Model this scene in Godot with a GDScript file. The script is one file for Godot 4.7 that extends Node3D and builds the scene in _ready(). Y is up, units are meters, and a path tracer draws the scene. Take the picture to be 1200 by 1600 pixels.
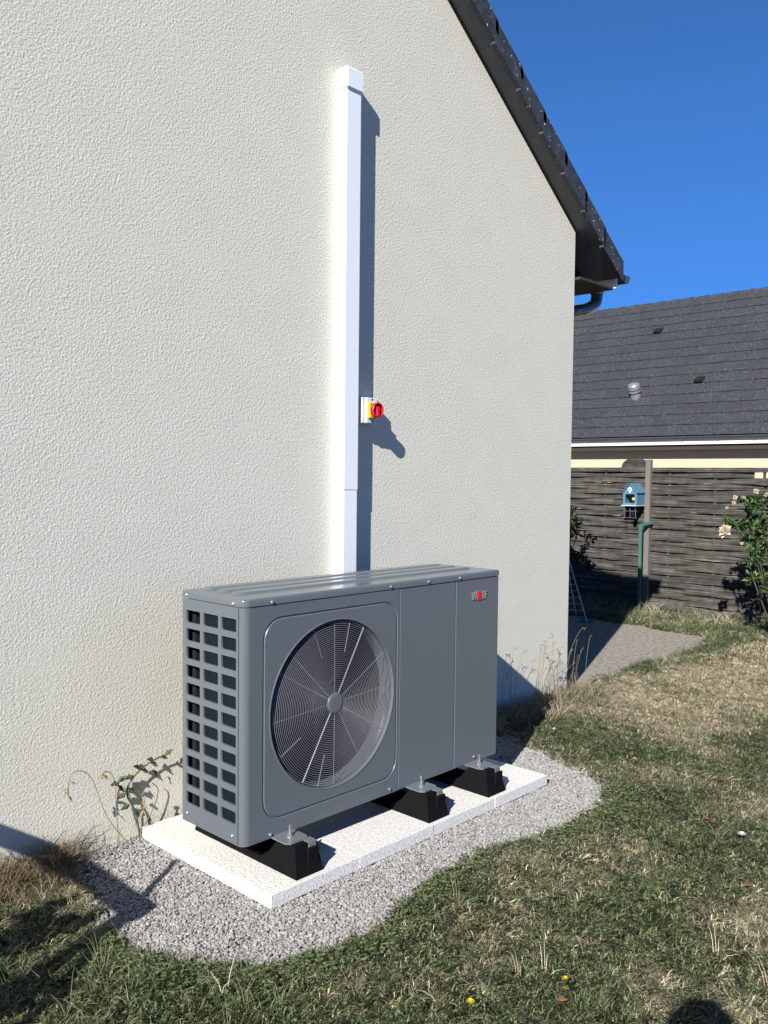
extends Node3D

# ---------------------------------------------------------------- mesh builder
class Mb:
	var v := PackedVector3Array()
	var n := PackedVector3Array()
	var c := PackedColorArray()
	var col := Color(1, 1, 1)
	var use_col := false

	func tri(a: Vector3, b: Vector3, d: Vector3, na: Vector3, nb: Vector3, nd: Vector3) -> void:
		# a, b, d run anticlockwise seen from outside; Godot wants clockwise
		v.append(a); v.append(d); v.append(b)
		n.append(na); n.append(nd); n.append(nb)
		if use_col:
			c.append(col); c.append(col); c.append(col)

	func ftri(a: Vector3, b: Vector3, d: Vector3) -> void:
		var k := (b - a).cross(d - a)
		if k.length_squared() < 1e-20:
			return
		k = k.normalized()
		tri(a, b, d, k, k, k)

	func quad(a: Vector3, b: Vector3, d: Vector3, e: Vector3) -> void:
		ftri(a, b, d)
		ftri(a, d, e)

	# mode 0 flat, 1 smooth along each row, 2 smooth both ways
	func skin(rows: Array, closed: bool, mode := 1, flip := false) -> void:
		var m: int = rows.size()
		var k: int = rows[0].size()
		var segs := k if closed else k - 1
		var fn := []
		for i in m - 1:
			var r0: PackedVector3Array = rows[i]
			var r1: PackedVector3Array = rows[i + 1]
			var line := PackedVector3Array()
			for j in segs:
				var j2 := (j + 1) % k
				var x := (r0[j2] - r1[j]).cross(r1[j2] - r0[j])
				if flip:
					x = -x
				line.append(x.normalized() if x.length_squared() > 1e-22 else Vector3.ZERO)
			fn.append(line)
		for i in m - 1:
			var r0: PackedVector3Array = rows[i]
			var r1: PackedVector3Array = rows[i + 1]
			for j in segs:
				var j2 := (j + 1) % k
				var f: Vector3 = fn[i][j]
				if f == Vector3.ZERO:
					continue
				var n00 := f
				var n01 := f
				var n10 := f
				var n11 := f
				if mode > 0:
					var jp := (j - 1 + segs) % segs if closed else maxi(j - 1, 0)
					var jn := (j + 1) % segs if closed else mini(j + 1, segs - 1)
					var l: Vector3 = fn[i][jp] + f
					var r: Vector3 = fn[i][jn] + f
					n00 = l; n10 = l; n01 = r; n11 = r
					if mode == 2:
						var up := maxi(i - 1, 0)
						var dn := mini(i + 1, m - 2)
						n00 = l + fn[up][jp] + fn[up][j]
						n01 = r + fn[up][jn] + fn[up][j]
						n10 = l + fn[dn][jp] + fn[dn][j]
						n11 = r + fn[dn][jn] + fn[dn][j]
					n00 = n00.normalized(); n01 = n01.normalized(); n10 = n10.normalized(); n11 = n11.normalized()
				if flip:
					if r0[j] != r0[j2]:
						tri(r0[j], r1[j2], r0[j2], n00, n11, n01)
					if r1[j] != r1[j2]:
						tri(r0[j], r1[j], r1[j2], n00, n10, n11)
				else:
					if r0[j] != r0[j2]:
						tri(r0[j], r0[j2], r1[j2], n00, n01, n11)
					if r1[j] != r1[j2]:
						tri(r0[j], r1[j2], r1[j], n00, n11, n10)

	func cap(loop: PackedVector3Array, normal: Vector3) -> void:
		var mid := Vector3.ZERO
		for q in loop:
			mid += q
		mid /= loop.size()
		for j in loop.size():
			var a := loop[j]
			var b := loop[(j + 1) % loop.size()]
			if (a - mid).cross(b - mid).dot(normal) > 0.0:
				tri(mid, a, b, normal, normal, normal)
			else:
				tri(mid, b, a, normal, normal, normal)

	func box(at: Vector3, size: Vector3, basis := Basis(), ch := 0.0) -> void:
		var h := size * 0.5
		ch = minf(ch, minf(h.x, minf(h.y, h.z)) * 0.9)
		if ch <= 0.0:
			var p := []
			for k in 8:
				p.append(at + basis * Vector3(h.x if k & 1 else -h.x, h.y if k & 2 else -h.y, h.z if k & 4 else -h.z))
			quad(p[0], p[2], p[3], p[1]); quad(p[4], p[5], p[7], p[6])
			quad(p[0], p[4], p[6], p[2]); quad(p[1], p[3], p[7], p[5])
			quad(p[0], p[1], p[5], p[4]); quad(p[2], p[6], p[7], p[3])
			return
		var rows := []
		for lv in [[-h.y, ch], [-h.y + ch, 0.0], [h.y - ch, 0.0], [h.y, ch]]:
			var e: float = lv[1]
			var x := h.x - e
			var z := h.z - e
			var q := ch * (0.5 if e > 0.0 else 1.0)
			var loop := PackedVector3Array()
			for s in [[x, -z + q], [x, z - q], [x - q, z], [-x + q, z], [-x, z - q], [-x, -z + q], [-x + q, -z], [x - q, -z]]:
				loop.append(at + basis * Vector3(s[0], lv[0], s[1]))
			rows.append(loop)
		skin(rows, true, 0)
		cap(rows[0], -basis.y.normalized())
		cap(rows[3], basis.y.normalized())

	# a tube through points; radius may be a float or an array
	func tube(pts: PackedVector3Array, rad, seg := 8, caps := true) -> void:
		var rows := []
		var up := Vector3.UP
		var t0 := (pts[1] - pts[0]).normalized()
		if absf(t0.dot(up)) > 0.95:
			up = Vector3.RIGHT
		var side := t0.cross(up).normalized()
		for i in pts.size():
			var t := (pts[mini(i + 1, pts.size() - 1)] - pts[maxi(i - 1, 0)]).normalized()
			side = (side - t * side.dot(t)).normalized()
			var other := side.cross(t)
			var r: float = rad[i] if rad is Array or rad is PackedFloat32Array else rad
			var loop := PackedVector3Array()
			for j in seg:
				var a := TAU * j / seg
				loop.append(pts[i] + (side * cos(a) + other * sin(a)) * r)
			rows.append(loop)
		skin(rows, true, 1, true)
		if caps:
			cap(rows[0], -t0)
			cap(rows[-1], (pts[-1] - pts[-2]).normalized())

	# profile of (radius, height) turned about an axis
	func lathe(at: Vector3, axis: Vector3, prof: Array, seg := 24, mode := 1) -> void:
		axis = axis.normalized()
		var s := axis.cross(Vector3.UP if absf(axis.y) < 0.9 else Vector3.RIGHT).normalized()
		var o := axis.cross(s)
		var rows := []
		for p in prof:
			var loop := PackedVector3Array()
			for j in seg:
				var a := TAU * j / seg
				loop.append(at + axis * p[1] + (s * cos(a) + o * sin(a)) * p[0])
			rows.append(loop)
		skin(rows, true, mode)

	# polygon in x,y (anticlockwise) pushed from z = 0 to z = d through xf
	func prism(poly: PackedVector2Array, d: float, xf := Transform3D()) -> void:
		var idx := Geometry2D.triangulate_polygon(poly)
		var turn := 1.0 if not Geometry2D.is_polygon_clockwise(poly) else -1.0
		var nz := xf.basis.z.normalized()
		for z in [0.0, d]:
			var nn := nz * (1.0 if z == d else -1.0)
			for t in range(0, idx.size(), 3):
				var a := xf * Vector3(poly[idx[t]].x, poly[idx[t]].y, z)
				var b := xf * Vector3(poly[idx[t + 1]].x, poly[idx[t + 1]].y, z)
				var e := xf * Vector3(poly[idx[t + 2]].x, poly[idx[t + 2]].y, z)
				if (b - a).cross(e - a).dot(nn) > 0.0:
					tri(a, b, e, nn, nn, nn)
				else:
					tri(a, e, b, nn, nn, nn)
		for j in poly.size():
			var p := poly[j]
			var q := poly[(j + 1) % poly.size()]
			var a := xf * Vector3(p.x, p.y, 0)
			var b := xf * Vector3(q.x, q.y, 0)
			var e := xf * Vector3(q.x, q.y, d)
			var f := xf * Vector3(p.x, p.y, d)
			if turn > 0.0:
				quad(a, b, e, f)
			else:
				quad(b, a, f, e)

	func mesh(mat: Material, off := Vector3.ZERO) -> ArrayMesh:
		var vv := v
		if off != Vector3.ZERO:
			vv = PackedVector3Array()
			vv.resize(v.size())
			for i in v.size():
				vv[i] = v[i] - off
		var arr := []
		arr.resize(Mesh.ARRAY_MAX)
		arr[Mesh.ARRAY_VERTEX] = vv
		arr[Mesh.ARRAY_NORMAL] = n
		if use_col:
			arr[Mesh.ARRAY_COLOR] = c
		var m := ArrayMesh.new()
		m.add_surface_from_arrays(Mesh.PRIMITIVE_TRIANGLES, arr)
		m.surface_set_material(0, mat)
		return m

# ---------------------------------------------------------------- scene graph helpers
var taken := {}
var M := {}
var rng := RandomNumberGenerator.new()

func numbered(parent: Node, called: String) -> String:
	var key := [parent.get_instance_id(), called]
	var k: int = taken.get(key, 0)
	taken[key] = k + 1
	return called if k == 0 else "%s_%03d" % [called, k]

func root_of(p: Node) -> Vector3:
	var s := Vector3.ZERO
	while p != null and p != self:
		s += (p as Node3D).position
		p = p.get_parent()
	return s

func thing(called: String, label: String, category: String, at := Vector3.ZERO, group := "") -> Node3D:
	var o := Node3D.new()
	o.name = numbered(self, called)
	add_child(o, true)
	o.position = at
	tag(o, label, category, group)
	return o

func tag(o: Node, label: String, category: String, group := "") -> Node:
	o.set_meta("label", label)
	o.set_meta("category", category)
	if group:
		o.set_meta("group", group)
	return o

# geometry written in world metres, stored relative to its parent
func obj(called: String, b: Mb, mat: Material, parent: Node = self) -> MeshInstance3D:
	var o := MeshInstance3D.new()
	o.name = numbered(parent, called)
	o.mesh = b.mesh(mat, root_of(parent) if parent != self else Vector3.ZERO)
	parent.add_child(o, true)
	return o

func put(called: String, mesh: Mesh, xf: Transform3D, parent: Node = self) -> MeshInstance3D:
	var o := MeshInstance3D.new()
	o.name = numbered(parent, called)
	o.mesh = mesh
	parent.add_child(o, true)
	xf.origin -= root_of(parent) if parent != self else Vector3.ZERO
	o.transform = xf
	return o

func struct(o: Node) -> Node:
	o.set_meta("kind", "structure")
	return o

func many(called: String, mesh: Mesh, xfs: Array, cols: Array, parent: Node = self) -> MultiMeshInstance3D:
	var mm := MultiMesh.new()
	mm.transform_format = MultiMesh.TRANSFORM_3D
	mm.use_colors = true
	mm.mesh = mesh
	mm.instance_count = xfs.size()
	for i in xfs.size():
		mm.set_instance_transform(i, xfs[i])
		mm.set_instance_color(i, cols[i])
	var o := MultiMeshInstance3D.new()
	o.name = numbered(parent, called)
	o.multimesh = mm
	o.set_meta("kind", "stuff")
	parent.add_child(o, true)
	return o

func rrect(cx: float, cy: float, hw: float, hh: float, r: float, seg := 6) -> PackedVector2Array:
	var out := PackedVector2Array()
	for k in 4:
		var x := cx + (hw - r) * (1 if k == 0 or k == 3 else -1)
		var y := cy + (hh - r) * (1 if k < 2 else -1)
		for j in seg + 1:
			var a := PI * 0.5 * (k + float(j) / seg)
			out.append(Vector2(x + cos(a) * r, y + sin(a) * r))
	return out

# ---------------------------------------------------------------- materials
func L(r: float, g: float, b: float) -> Color:
	return Color(r, g, b).linear_to_srgb()

func noise(freq: float, kind: int, oct: int, sd: int) -> FastNoiseLite:
	var f := FastNoiseLite.new()
	f.seed = sd
	f.noise_type = kind
	f.frequency = freq
	f.fractal_octaves = oct
	f.fractal_type = FastNoiseLite.FRACTAL_FBM if oct > 1 else FastNoiseLite.FRACTAL_NONE
	return f

func tiled(f: FastNoiseLite, w: int, h := 0) -> Image:
	return f.get_seamless_image(w, h if h > 0 else w)

# grey image -> coloured texture through a ramp of [offset, linear colour]
func ramp(im: Image, stops: Array) -> ImageTexture:
	var lut := PackedByteArray()
	lut.resize(768)
	for i in 256:
		var t := i / 255.0
		var k := 0
		while k < stops.size() - 2 and t > stops[k + 1][0]:
			k += 1
		var a: float = stops[k][0]
		var b: float = stops[k + 1][0]
		var q: Color = (stops[k][1] as Color).lerp(stops[k + 1][1], clampf((t - a) / maxf(b - a, 1e-5), 0, 1)).linear_to_srgb()
		lut[i * 3] = int(q.r * 255.0); lut[i * 3 + 1] = int(q.g * 255.0); lut[i * 3 + 2] = int(q.b * 255.0)
	im.convert(Image.FORMAT_L8)
	var d := im.get_data()
	var o := PackedByteArray()
	o.resize(d.size() * 3)
	for i in d.size():
		var k := d[i] * 3
		o[i * 3] = lut[k]; o[i * 3 + 1] = lut[k + 1]; o[i * 3 + 2] = lut[k + 2]
	return ImageTexture.create_from_image(Image.create_from_data(im.get_width(), im.get_height(), false, Image.FORMAT_RGB8, o))

func blend(a: Image, b: Image, wa: float, wb: float) -> Image:
	a.convert(Image.FORMAT_L8); b.convert(Image.FORMAT_L8)
	var x := a.get_data()
	var y := b.get_data()
	for i in x.size():
		x[i] = clampi(int(x[i] * wa + y[i] * wb), 0, 255)
	return Image.create_from_data(a.get_width(), a.get_height(), false, Image.FORMAT_L8, x)

func plain(c: Color, rough := 0.6, metal := 0.0) -> StandardMaterial3D:
	var m := StandardMaterial3D.new()
	m.albedo_color = c
	m.roughness = rough
	m.metallic = metal
	return m

func planar(m: StandardMaterial3D, scale: Vector3, world := true) -> StandardMaterial3D:
	m.uv1_triplanar = true
	m.uv1_world_triplanar = world
	m.uv1_scale = scale
	m.uv1_triplanar_sharpness = 4.0
	return m

func relief(m: StandardMaterial3D, im: Image, cm: float) -> StandardMaterial3D:
	m.heightmap_enabled = true
	m.heightmap_texture = ImageTexture.create_from_image(im)
	m.heightmap_scale = cm
	return m

func two_sided(m: StandardMaterial3D, back := Color(0, 0, 0)) -> StandardMaterial3D:
	m.cull_mode = BaseMaterial3D.CULL_DISABLED
	if back != Color(0, 0, 0):
		m.backlight_enabled = true
		m.backlight = back
	return m

func make_materials() -> void:
	var SM := FastNoiseLite.TYPE_SIMPLEX_SMOOTH
	var CE := FastNoiseLite.TYPE_CELLULAR
	# roughcast render on the house: short grains of about a centimetre
	var cells := tiled(noise(0.05, CE, 1, 5), 2048)
	cells.convert(Image.FORMAT_L8)
	var grain := blend(tiled(noise(0.068, SM, 2, 3), 2048), cells, 0.66, 0.34)
	var mottle := blend(tiled(noise(0.006, SM, 4, 8), 1024), tiled(noise(0.16, SM, 2, 9), 1024), 0.12, 0.88)
	var rm := plain(Color(1, 1, 1), 0.92)
	rm.albedo_texture = ramp(mottle, [[0.0, Color(0.46, 0.447, 0.378)], [0.5, Color(0.58, 0.568, 0.488)], [1.0, Color(0.7, 0.686, 0.598)]])
	planar(rm, Vector3.ONE * 0.63)
	M.render = relief(rm, grain, 0.185)
	# white concrete slabs
	var pits := blend(tiled(noise(0.3, SM, 2, 21), 1024), tiled(noise(0.13, SM, 2, 22), 1024), 0.6, 0.4)
	var sm := plain(Color(1, 1, 1), 0.9)
	sm.albedo_texture = ramp(pits.duplicate(), [[0.0, Color(0.3, 0.25, 0.19)], [0.35, Color(0.44, 0.4, 0.34)], [0.42, Color(0.57, 0.56, 0.53)], [0.5, Color(0.635, 0.635, 0.625)], [1.0, Color(0.72, 0.725, 0.72)]])
	planar(sm, Vector3.ONE * 0.5)
	sm.uv1_offset = Vector3(0.13, 0.21, 0.07)
	M.slab = relief(sm, pits, 0.26)
	# soil, thatch and concrete
	var dirt := blend(tiled(noise(0.03, SM, 5, 31), 1024), tiled(noise(0.2, SM, 2, 32), 1024), 0.55, 0.45)
	var gm := plain(Color(1, 1, 1), 0.95)
	gm.vertex_color_use_as_albedo = true
	gm.albedo_texture = ramp(dirt.duplicate(), [[0.0, Color(0.25, 0.24, 0.22)], [0.5, Color(0.7, 0.69, 0.65)], [1.0, Color(1, 0.98, 0.92)]])
	planar(gm, Vector3.ONE * 1.6)
	M.ground = relief(gm, dirt, 1.2)
	var agg := blend(tiled(noise(0.11, CE, 1, 41), 1024), tiled(noise(0.02, SM, 4, 42), 1024), 0.5, 0.5)
	var cm := plain(Color(1, 1, 1), 0.95)
	cm.albedo_texture = ramp(agg.duplicate(), [[0.0, Color(0.06, 0.052, 0.042)], [0.3, Color(0.17, 0.15, 0.12)], [0.5, Color(0.3, 0.275, 0.23)], [1.0, Color(0.46, 0.43, 0.37)]])
	planar(cm, Vector3.ONE * 0.9)
	M.concrete = relief(cm, agg, 0.6)
	# grey powder-coated steel of the outdoor unit
	var peel := tiled(noise(0.22, SM, 1, 51), 512)
	M.coat = relief(planar(plain(L(0.102, 0.117, 0.131), 0.33), Vector3.ONE * 3.0), peel, 0.004)
	M.coat_lid = relief(planar(plain(L(0.102, 0.117, 0.131), 0.2), Vector3.ONE * 3.0), peel, 0.002)
	M.black = plain(L(0.006, 0.006, 0.007), 0.7)
	M.blade = plain(L(0.005, 0.005, 0.006), 0.6)
	M.fin = plain(L(0.005, 0.012, 0.024), 0.6)
	M.fin_deep = plain(L(0.004, 0.006, 0.009), 0.7)
	M.wire = plain(L(0.2, 0.2, 0.235), 0.4)
	M.zinc = plain(L(0.45, 0.47, 0.5), 0.38, 0.85)
	M.plate = plain(L(0.2, 0.215, 0.23), 0.42, 0.4)
	M.chrome = plain(L(0.36, 0.36, 0.37), 0.3, 0.6)
	M.red = plain(L(0.5, 0.012, 0.02), 0.35)
	M.yellow = plain(L(0.75, 0.5, 0.02), 0.4)
	M.ink = plain(L(0.02, 0.02, 0.02), 0.5)
	M.pvc = plain(L(0.72, 0.76, 0.8), 0.3)
	M.pale_grey = plain(L(0.55, 0.58, 0.6), 0.4)
	var rub := tiled(noise(0.3, SM, 2, 61), 512)
	var ru := plain(Color(1, 1, 1), 0.95)
	ru.metallic_specular = 0.15
	ru.albedo_texture = ramp(rub.duplicate(), [[0.0, Color(0.004, 0.004, 0.005)], [0.66, Color(0.007, 0.007, 0.008)], [0.8, Color(0.02, 0.02, 0.02)], [1.0, Color(0.06, 0.06, 0.06)]])
	M.rubber = relief(planar(ru, Vector3.ONE * 4.0), rub, 0.12)
	# crushed stone
	var stone := plain(Color(1, 1, 1), 0.9)
	stone.vertex_color_use_as_albedo = true
	M.stone = stone
	M.gravel_bed = plain(L(0.13, 0.125, 0.12), 0.95)
	# weathered woven timber: grain runs along z
	var wg := tiled(noise(0.035, SM, 5, 71), 24, 1024)
	wg.resize(1024, 1024, Image.INTERPOLATE_CUBIC)
	var wf := tiled(noise(0.012, SM, 4, 72), 512)
	wf.resize(1024, 1024, Image.INTERPOLATE_CUBIC)
	var wood := blend(wg, wf, 0.78, 0.22)
	for k in 5:
		var w := plain(L([0.85, 1.0, 0.72, 1.12, 0.9][k], [0.86, 0.99, 0.72, 1.12, 0.87][k], [0.87, 0.97, 0.73, 1.11, 0.83][k]), 0.9)
		w.albedo_texture = M.wood_tex if M.has("wood_tex") else ramp(wood.duplicate(), [[0.0, Color(0.01, 0.009, 0.0075)], [0.4, Color(0.032, 0.029, 0.025)], [0.6, Color(0.062, 0.057, 0.05)], [1.0, Color(0.17, 0.163, 0.148)]])
		M.wood_tex = w.albedo_texture
		planar(w, Vector3(1.3, 1.3, 1.3))
		M["wood%d" % k] = relief(w, wood, 0.3) if k == 0 else w
		if k > 0:
			w.heightmap_enabled = true
			w.heightmap_texture = M.wood0.heightmap_texture
			w.heightmap_scale = 0.3
	var post := plain(L(0.19, 0.165, 0.14), 0.9)
	post.albedo_color = L(0.135, 0.125, 0.112)
	M.post = post
	# slate-grey roof tiles with pale lichen spots
	var lich := tiled(noise(0.1, CE, 1, 81), 1024)
	var tone := tiled(noise(0.02, SM, 4, 82), 1024)
	lich.convert(Image.FORMAT_L8); tone.convert(Image.FORMAT_L8)
	var ld := lich.get_data()
	var td := tone.get_data()
	var spot := tiled(noise(0.055, SM, 2, 83), 1024)
	spot.convert(Image.FORMAT_L8)
	var sd := spot.get_data()
	for i in td.size():
		td[i] = 250 if sd[i] > 213 else int(td[i] * 0.8)
	var roof_im := Image.create_from_data(1024, 1024, false, Image.FORMAT_L8, td)
	var rt := ramp(roof_im, [[0.0, Color(0.02, 0.022, 0.026)], [0.45, Color(0.035, 0.038, 0.044)], [0.82, Color(0.06, 0.064, 0.072)], [0.97, Color(0.6, 0.6, 0.6)], [1.0, Color(0.75, 0.75, 0.74)]])
	for k in 3:
		var t := plain(L([0.95, 1.0, 1.06][k], [0.95, 1.0, 1.06][k], [0.96, 1.0, 1.05][k]), 0.55)
		t.albedo_texture = rt
		planar(t, Vector3.ONE * 0.55)
		M["tile%d" % k] = t
	M.cream = plain(L(0.46, 0.395, 0.285), 0.9)
	M.white = plain(L(0.78, 0.79, 0.8), 0.5)
	M.gutter = plain(L(0.045, 0.052, 0.062), 0.35)
	M.zinc_pipe = plain(L(0.09, 0.105, 0.12), 0.25, 0.5)
	M.soffit = plain(L(0.03, 0.024, 0.019), 0.8)
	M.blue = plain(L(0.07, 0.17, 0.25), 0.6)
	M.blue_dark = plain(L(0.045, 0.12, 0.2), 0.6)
	M.green = plain(L(0.045, 0.125, 0.095), 0.55)
	M.steel = plain(L(0.3, 0.31, 0.33), 0.4, 0.5)
	var lf := plain(Color(1, 1, 1), 0.55)
	lf.vertex_color_use_as_albedo = true
	M.leaf = two_sided(lf, Color(0.25, 0.25, 0.12))
	var bl := plain(Color(1, 1, 1), 0.62)
	bl.vertex_color_use_as_albedo = true
	M.grass = two_sided(bl, Color(0.4, 0.4, 0.22))
	M.stem = plain(L(0.045, 0.045, 0.022), 0.8)
	M.stem_green = plain(L(0.06, 0.08, 0.03), 0.7)
	M.straw = two_sided(plain(L(0.26, 0.19, 0.1), 0.8), Color(0.2, 0.18, 0.1))
	M.petal = two_sided(plain(L(0.46, 0.38, 0.29), 0.8), Color(0.3, 0.26, 0.2))
	M.petal_white = two_sided(plain(L(0.8, 0.8, 0.78), 0.7), Color(0.4, 0.4, 0.4))
	M.petal_yellow = two_sided(plain(L(0.8, 0.55, 0.01), 0.7), Color(0.4, 0.3, 0.05))
	M.dead_leaf = two_sided(plain(L(0.3, 0.12, 0.06), 0.8), Color(0.2, 0.1, 0.05))
	M.cloth = plain(L(0.05, 0.07, 0.12), 0.9)
	M.skin = plain(L(0.45, 0.27, 0.19), 0.6)
	M.hair = plain(L(0.03, 0.02, 0.015), 0.6)
	M.timber = plain(L(0.16, 0.12, 0.08), 0.85)

# ---------------------------------------------------------------- the lie of the land
var lump := FastNoiseLite.new()
var patch := FastNoiseLite.new()
var fine := FastNoiseLite.new()
var bed := PackedVector2Array([Vector2(-0.22, -0.02), Vector2(-0.29, 0.16), Vector2(-0.36, 0.37), Vector2(-0.42, 0.56), Vector2(-0.45, 0.71), Vector2(-0.38, 0.9), Vector2(-0.22, 1.07), Vector2(-0.01, 1.14), Vector2(0.2, 1.15), Vector2(0.5, 1.07), Vector2(0.82, 1.03), Vector2(1.05, 1.1), Vector2(1.27, 1.14), Vector2(1.55, 1.13), Vector2(1.78, 1.04), Vector2(1.92, 0.82), Vector2(2.0, 0.55), Vector2(2.06, 0.3), Vector2(2.04, -0.02)])
var path := PackedVector2Array([Vector2(3.12, 0.0), Vector2(3.45, -0.05), Vector2(3.76, -0.1), Vector2(4.2, -0.13), Vector2(4.6, -0.17), Vector2(5.0, -0.13), Vector2(5.45, -0.13), Vector2(5.85, -0.2), Vector2(6.15, -0.36), Vector2(6.2, -0.7), Vector2(6.33, -1.1), Vector2(6.3, -2.0), Vector2(6.35, -4.0), Vector2(6.3, -7.5), Vector2(3.12, -7.5)])

func fall(x: float) -> float:
	return -0.1 * clampf((x - 3.2) / 4.3, 0.0, 1.0)

func edge_distance(poly: PackedVector2Array, q: Vector2) -> float:
	var d := 1e9
	for i in poly.size():
		var c := Geometry2D.get_closest_point_to_segment(q, poly[i], poly[(i + 1) % poly.size()])
		d = minf(d, c.distance_to(q))
	return -d if Geometry2D.is_point_in_polygon(q, poly) else d

func lawn_height(x: float, z: float) -> float:
	var h := fall(x) + lump.get_noise_2d(x, z) * 0.012 - 0.008
	if x > -0.7 and x < 2.4 and z < 1.5:
		var d := edge_distance(bed, Vector2(x, z))
		h = lerpf(-0.045, h, smoothstep(-0.06, 0.05, d))
	elif x > 2.9 and x < 6.7 and z < 0.3:
		var d := edge_distance(path, Vector2(x, z))
		h = lerpf(fall(x) - 0.05, h, smoothstep(-0.1, 0.0, d))
	return h

# 0 = green, 1 = dried out
func dryness(x: float, z: float) -> float:
	var d := 0.27 + patch.get_noise_2d(x, z) * 0.75 + fine.get_noise_2d(x, z) * 0.35
	d += 0.75 * smoothstep(2.5, 3.3, x) * smoothstep(-0.15, 0.1, z) * (1.0 - smoothstep(0.7, 1.5, z))
	d += 0.5 * smoothstep(0.3, 0.0, z) * (1.0 - smoothstep(3.0, 3.3, x))
	d += 0.25 * smoothstep(6.6, 7.3, x)
	d += 0.3 * smoothstep(0.25, 0.7, x) * smoothstep(1.75, 2.05, z)
	d -= 0.3 * smoothstep(1.2, -0.3, x) * smoothstep(0.8, 1.1, z)
	if x > 4.0 and x < 6.8 and z > -0.6 and z < 0.35:
		d -= 0.35 * smoothstep(0.4, 0.05, absf(z + 0.12 - (x - 4.5) * 0.05))
	return clampf(d, 0.0, 1.0)

func build_ground() -> void:
	lump.noise_type = FastNoiseLite.TYPE_SIMPLEX_SMOOTH; lump.frequency = 1.6; lump.seed = 5
	patch.noise_type = FastNoiseLite.TYPE_SIMPLEX_SMOOTH; patch.frequency = 1.3; patch.seed = 17; patch.fractal_octaves = 3
	fine.noise_type = FastNoiseLite.TYPE_SIMPLEX_SMOOTH; fine.frequency = 9.0; fine.seed = 23
	var xs := PackedFloat32Array([-70, -40, -20, -10, -6, -4])
	var x := -3.0
	while x < 8.2:
		xs.append(x); x += 0.06
	for q in [9.0, 11.0, 14.0, 18.0, 25.0, 40.0, 70.0]:
		xs.append(q)
	var zs := PackedFloat32Array([-70, -40, -20, -12, -8, -6, -5, -4, -3.2])
	var z := -2.7
	while z < 3.6:
		zs.append(z); z += 0.06
	for q in [4.5, 6.0, 9.0, 14.0, 25.0, 45.0, 70.0]:
		zs.append(q)
	var pos := []
	var cols := []
	for i in xs.size():
		var line := PackedVector3Array()
		var cl := PackedColorArray()
		for j in zs.size():
			line.append(Vector3(xs[i], lawn_height(xs[i], zs[j]), zs[j]))
			var d := dryness(xs[i], zs[j])
			cl.append(Color(0.13, 0.135, 0.088).lerp(Color(0.52, 0.44, 0.31), d * d))
		pos.append(line); cols.append(cl)
	var st := SurfaceTool.new()
	st.begin(Mesh.PRIMITIVE_TRIANGLES)
	var nz := zs.size()
	for i in xs.size():
		for j in nz:
			st.set_color(cols[i][j])
			st.add_vertex(pos[i][j])
	for i in xs.size() - 1:
		for j in nz - 1:
			var a := i * nz + j
			st.add_index(a); st.add_index(a + nz); st.add_index(a + nz + 1)
			st.add_index(a); st.add_index(a + nz + 1); st.add_index(a + 1)
	st.generate_normals()
	st.set_material(M.ground)
	var o := MeshInstance3D.new()
	o.name = "ground"
	o.mesh = st.commit()
	add_child(o)
	struct(o)
	# concrete path behind the corner of the house
	var b := Mb.new()
	var loop := PackedVector2Array()
	for i in path.size():
		var p := path[i]
		var q := path[(i + 1) % path.size()]
		var k := maxi(1, int(p.distance_to(q) / 0.07)) if p.x > 3.2 else 1
		for t in k:
			var r := p.lerp(q, float(t) / k)
			var w := fine.get_noise_2d(r.x * 1.3, r.y * 1.3) * 0.13 if t > 0 else 0.0
			loop.append(r + Vector2(w, w))
	var idx := Geometry2D.triangulate_polygon(loop)
	for t in range(0, idx.size(), 3):
		var q := []
		for k in 3:
			var r := loop[idx[t + k]]
			q.append(Vector3(r.x, fall(r.x) + 0.004, r.y))
		if (q[1] - q[0]).cross(q[2] - q[0]).y < 0.0:
			b.ftri(q[0], q[2], q[1])
		else:
			b.ftri(q[0], q[1], q[2])
	for i in loop.size():
		var p := loop[i]
		var q := loop[(i + 1) % loop.size()]
		b.quad(Vector3(p.x, fall(p.x) + 0.004, p.y), Vector3(p.x, fall(p.x) - 0.08, p.y), Vector3(q.x, fall(q.x) - 0.08, q.y), Vector3(q.x, fall(q.x) + 0.004, q.y))
	struct(obj("concrete_path", b, M.concrete))
	# bed under the crushed stone
	b = Mb.new()
	idx = Geometry2D.triangulate_polygon(bed)
	for t in range(0, idx.size(), 3):
		var q := []
		for k in 3:
			q.append(Vector3(bed[idx[t + k]].x, -0.02, bed[idx[t + k]].y))
		if (q[1] - q[0]).cross(q[2] - q[0]).y < 0.0:
			b.ftri(q[0], q[2], q[1])
		else:
			b.ftri(q[0], q[1], q[2])
	struct(obj("gravel_bed", b, M.gravel_bed))

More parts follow.
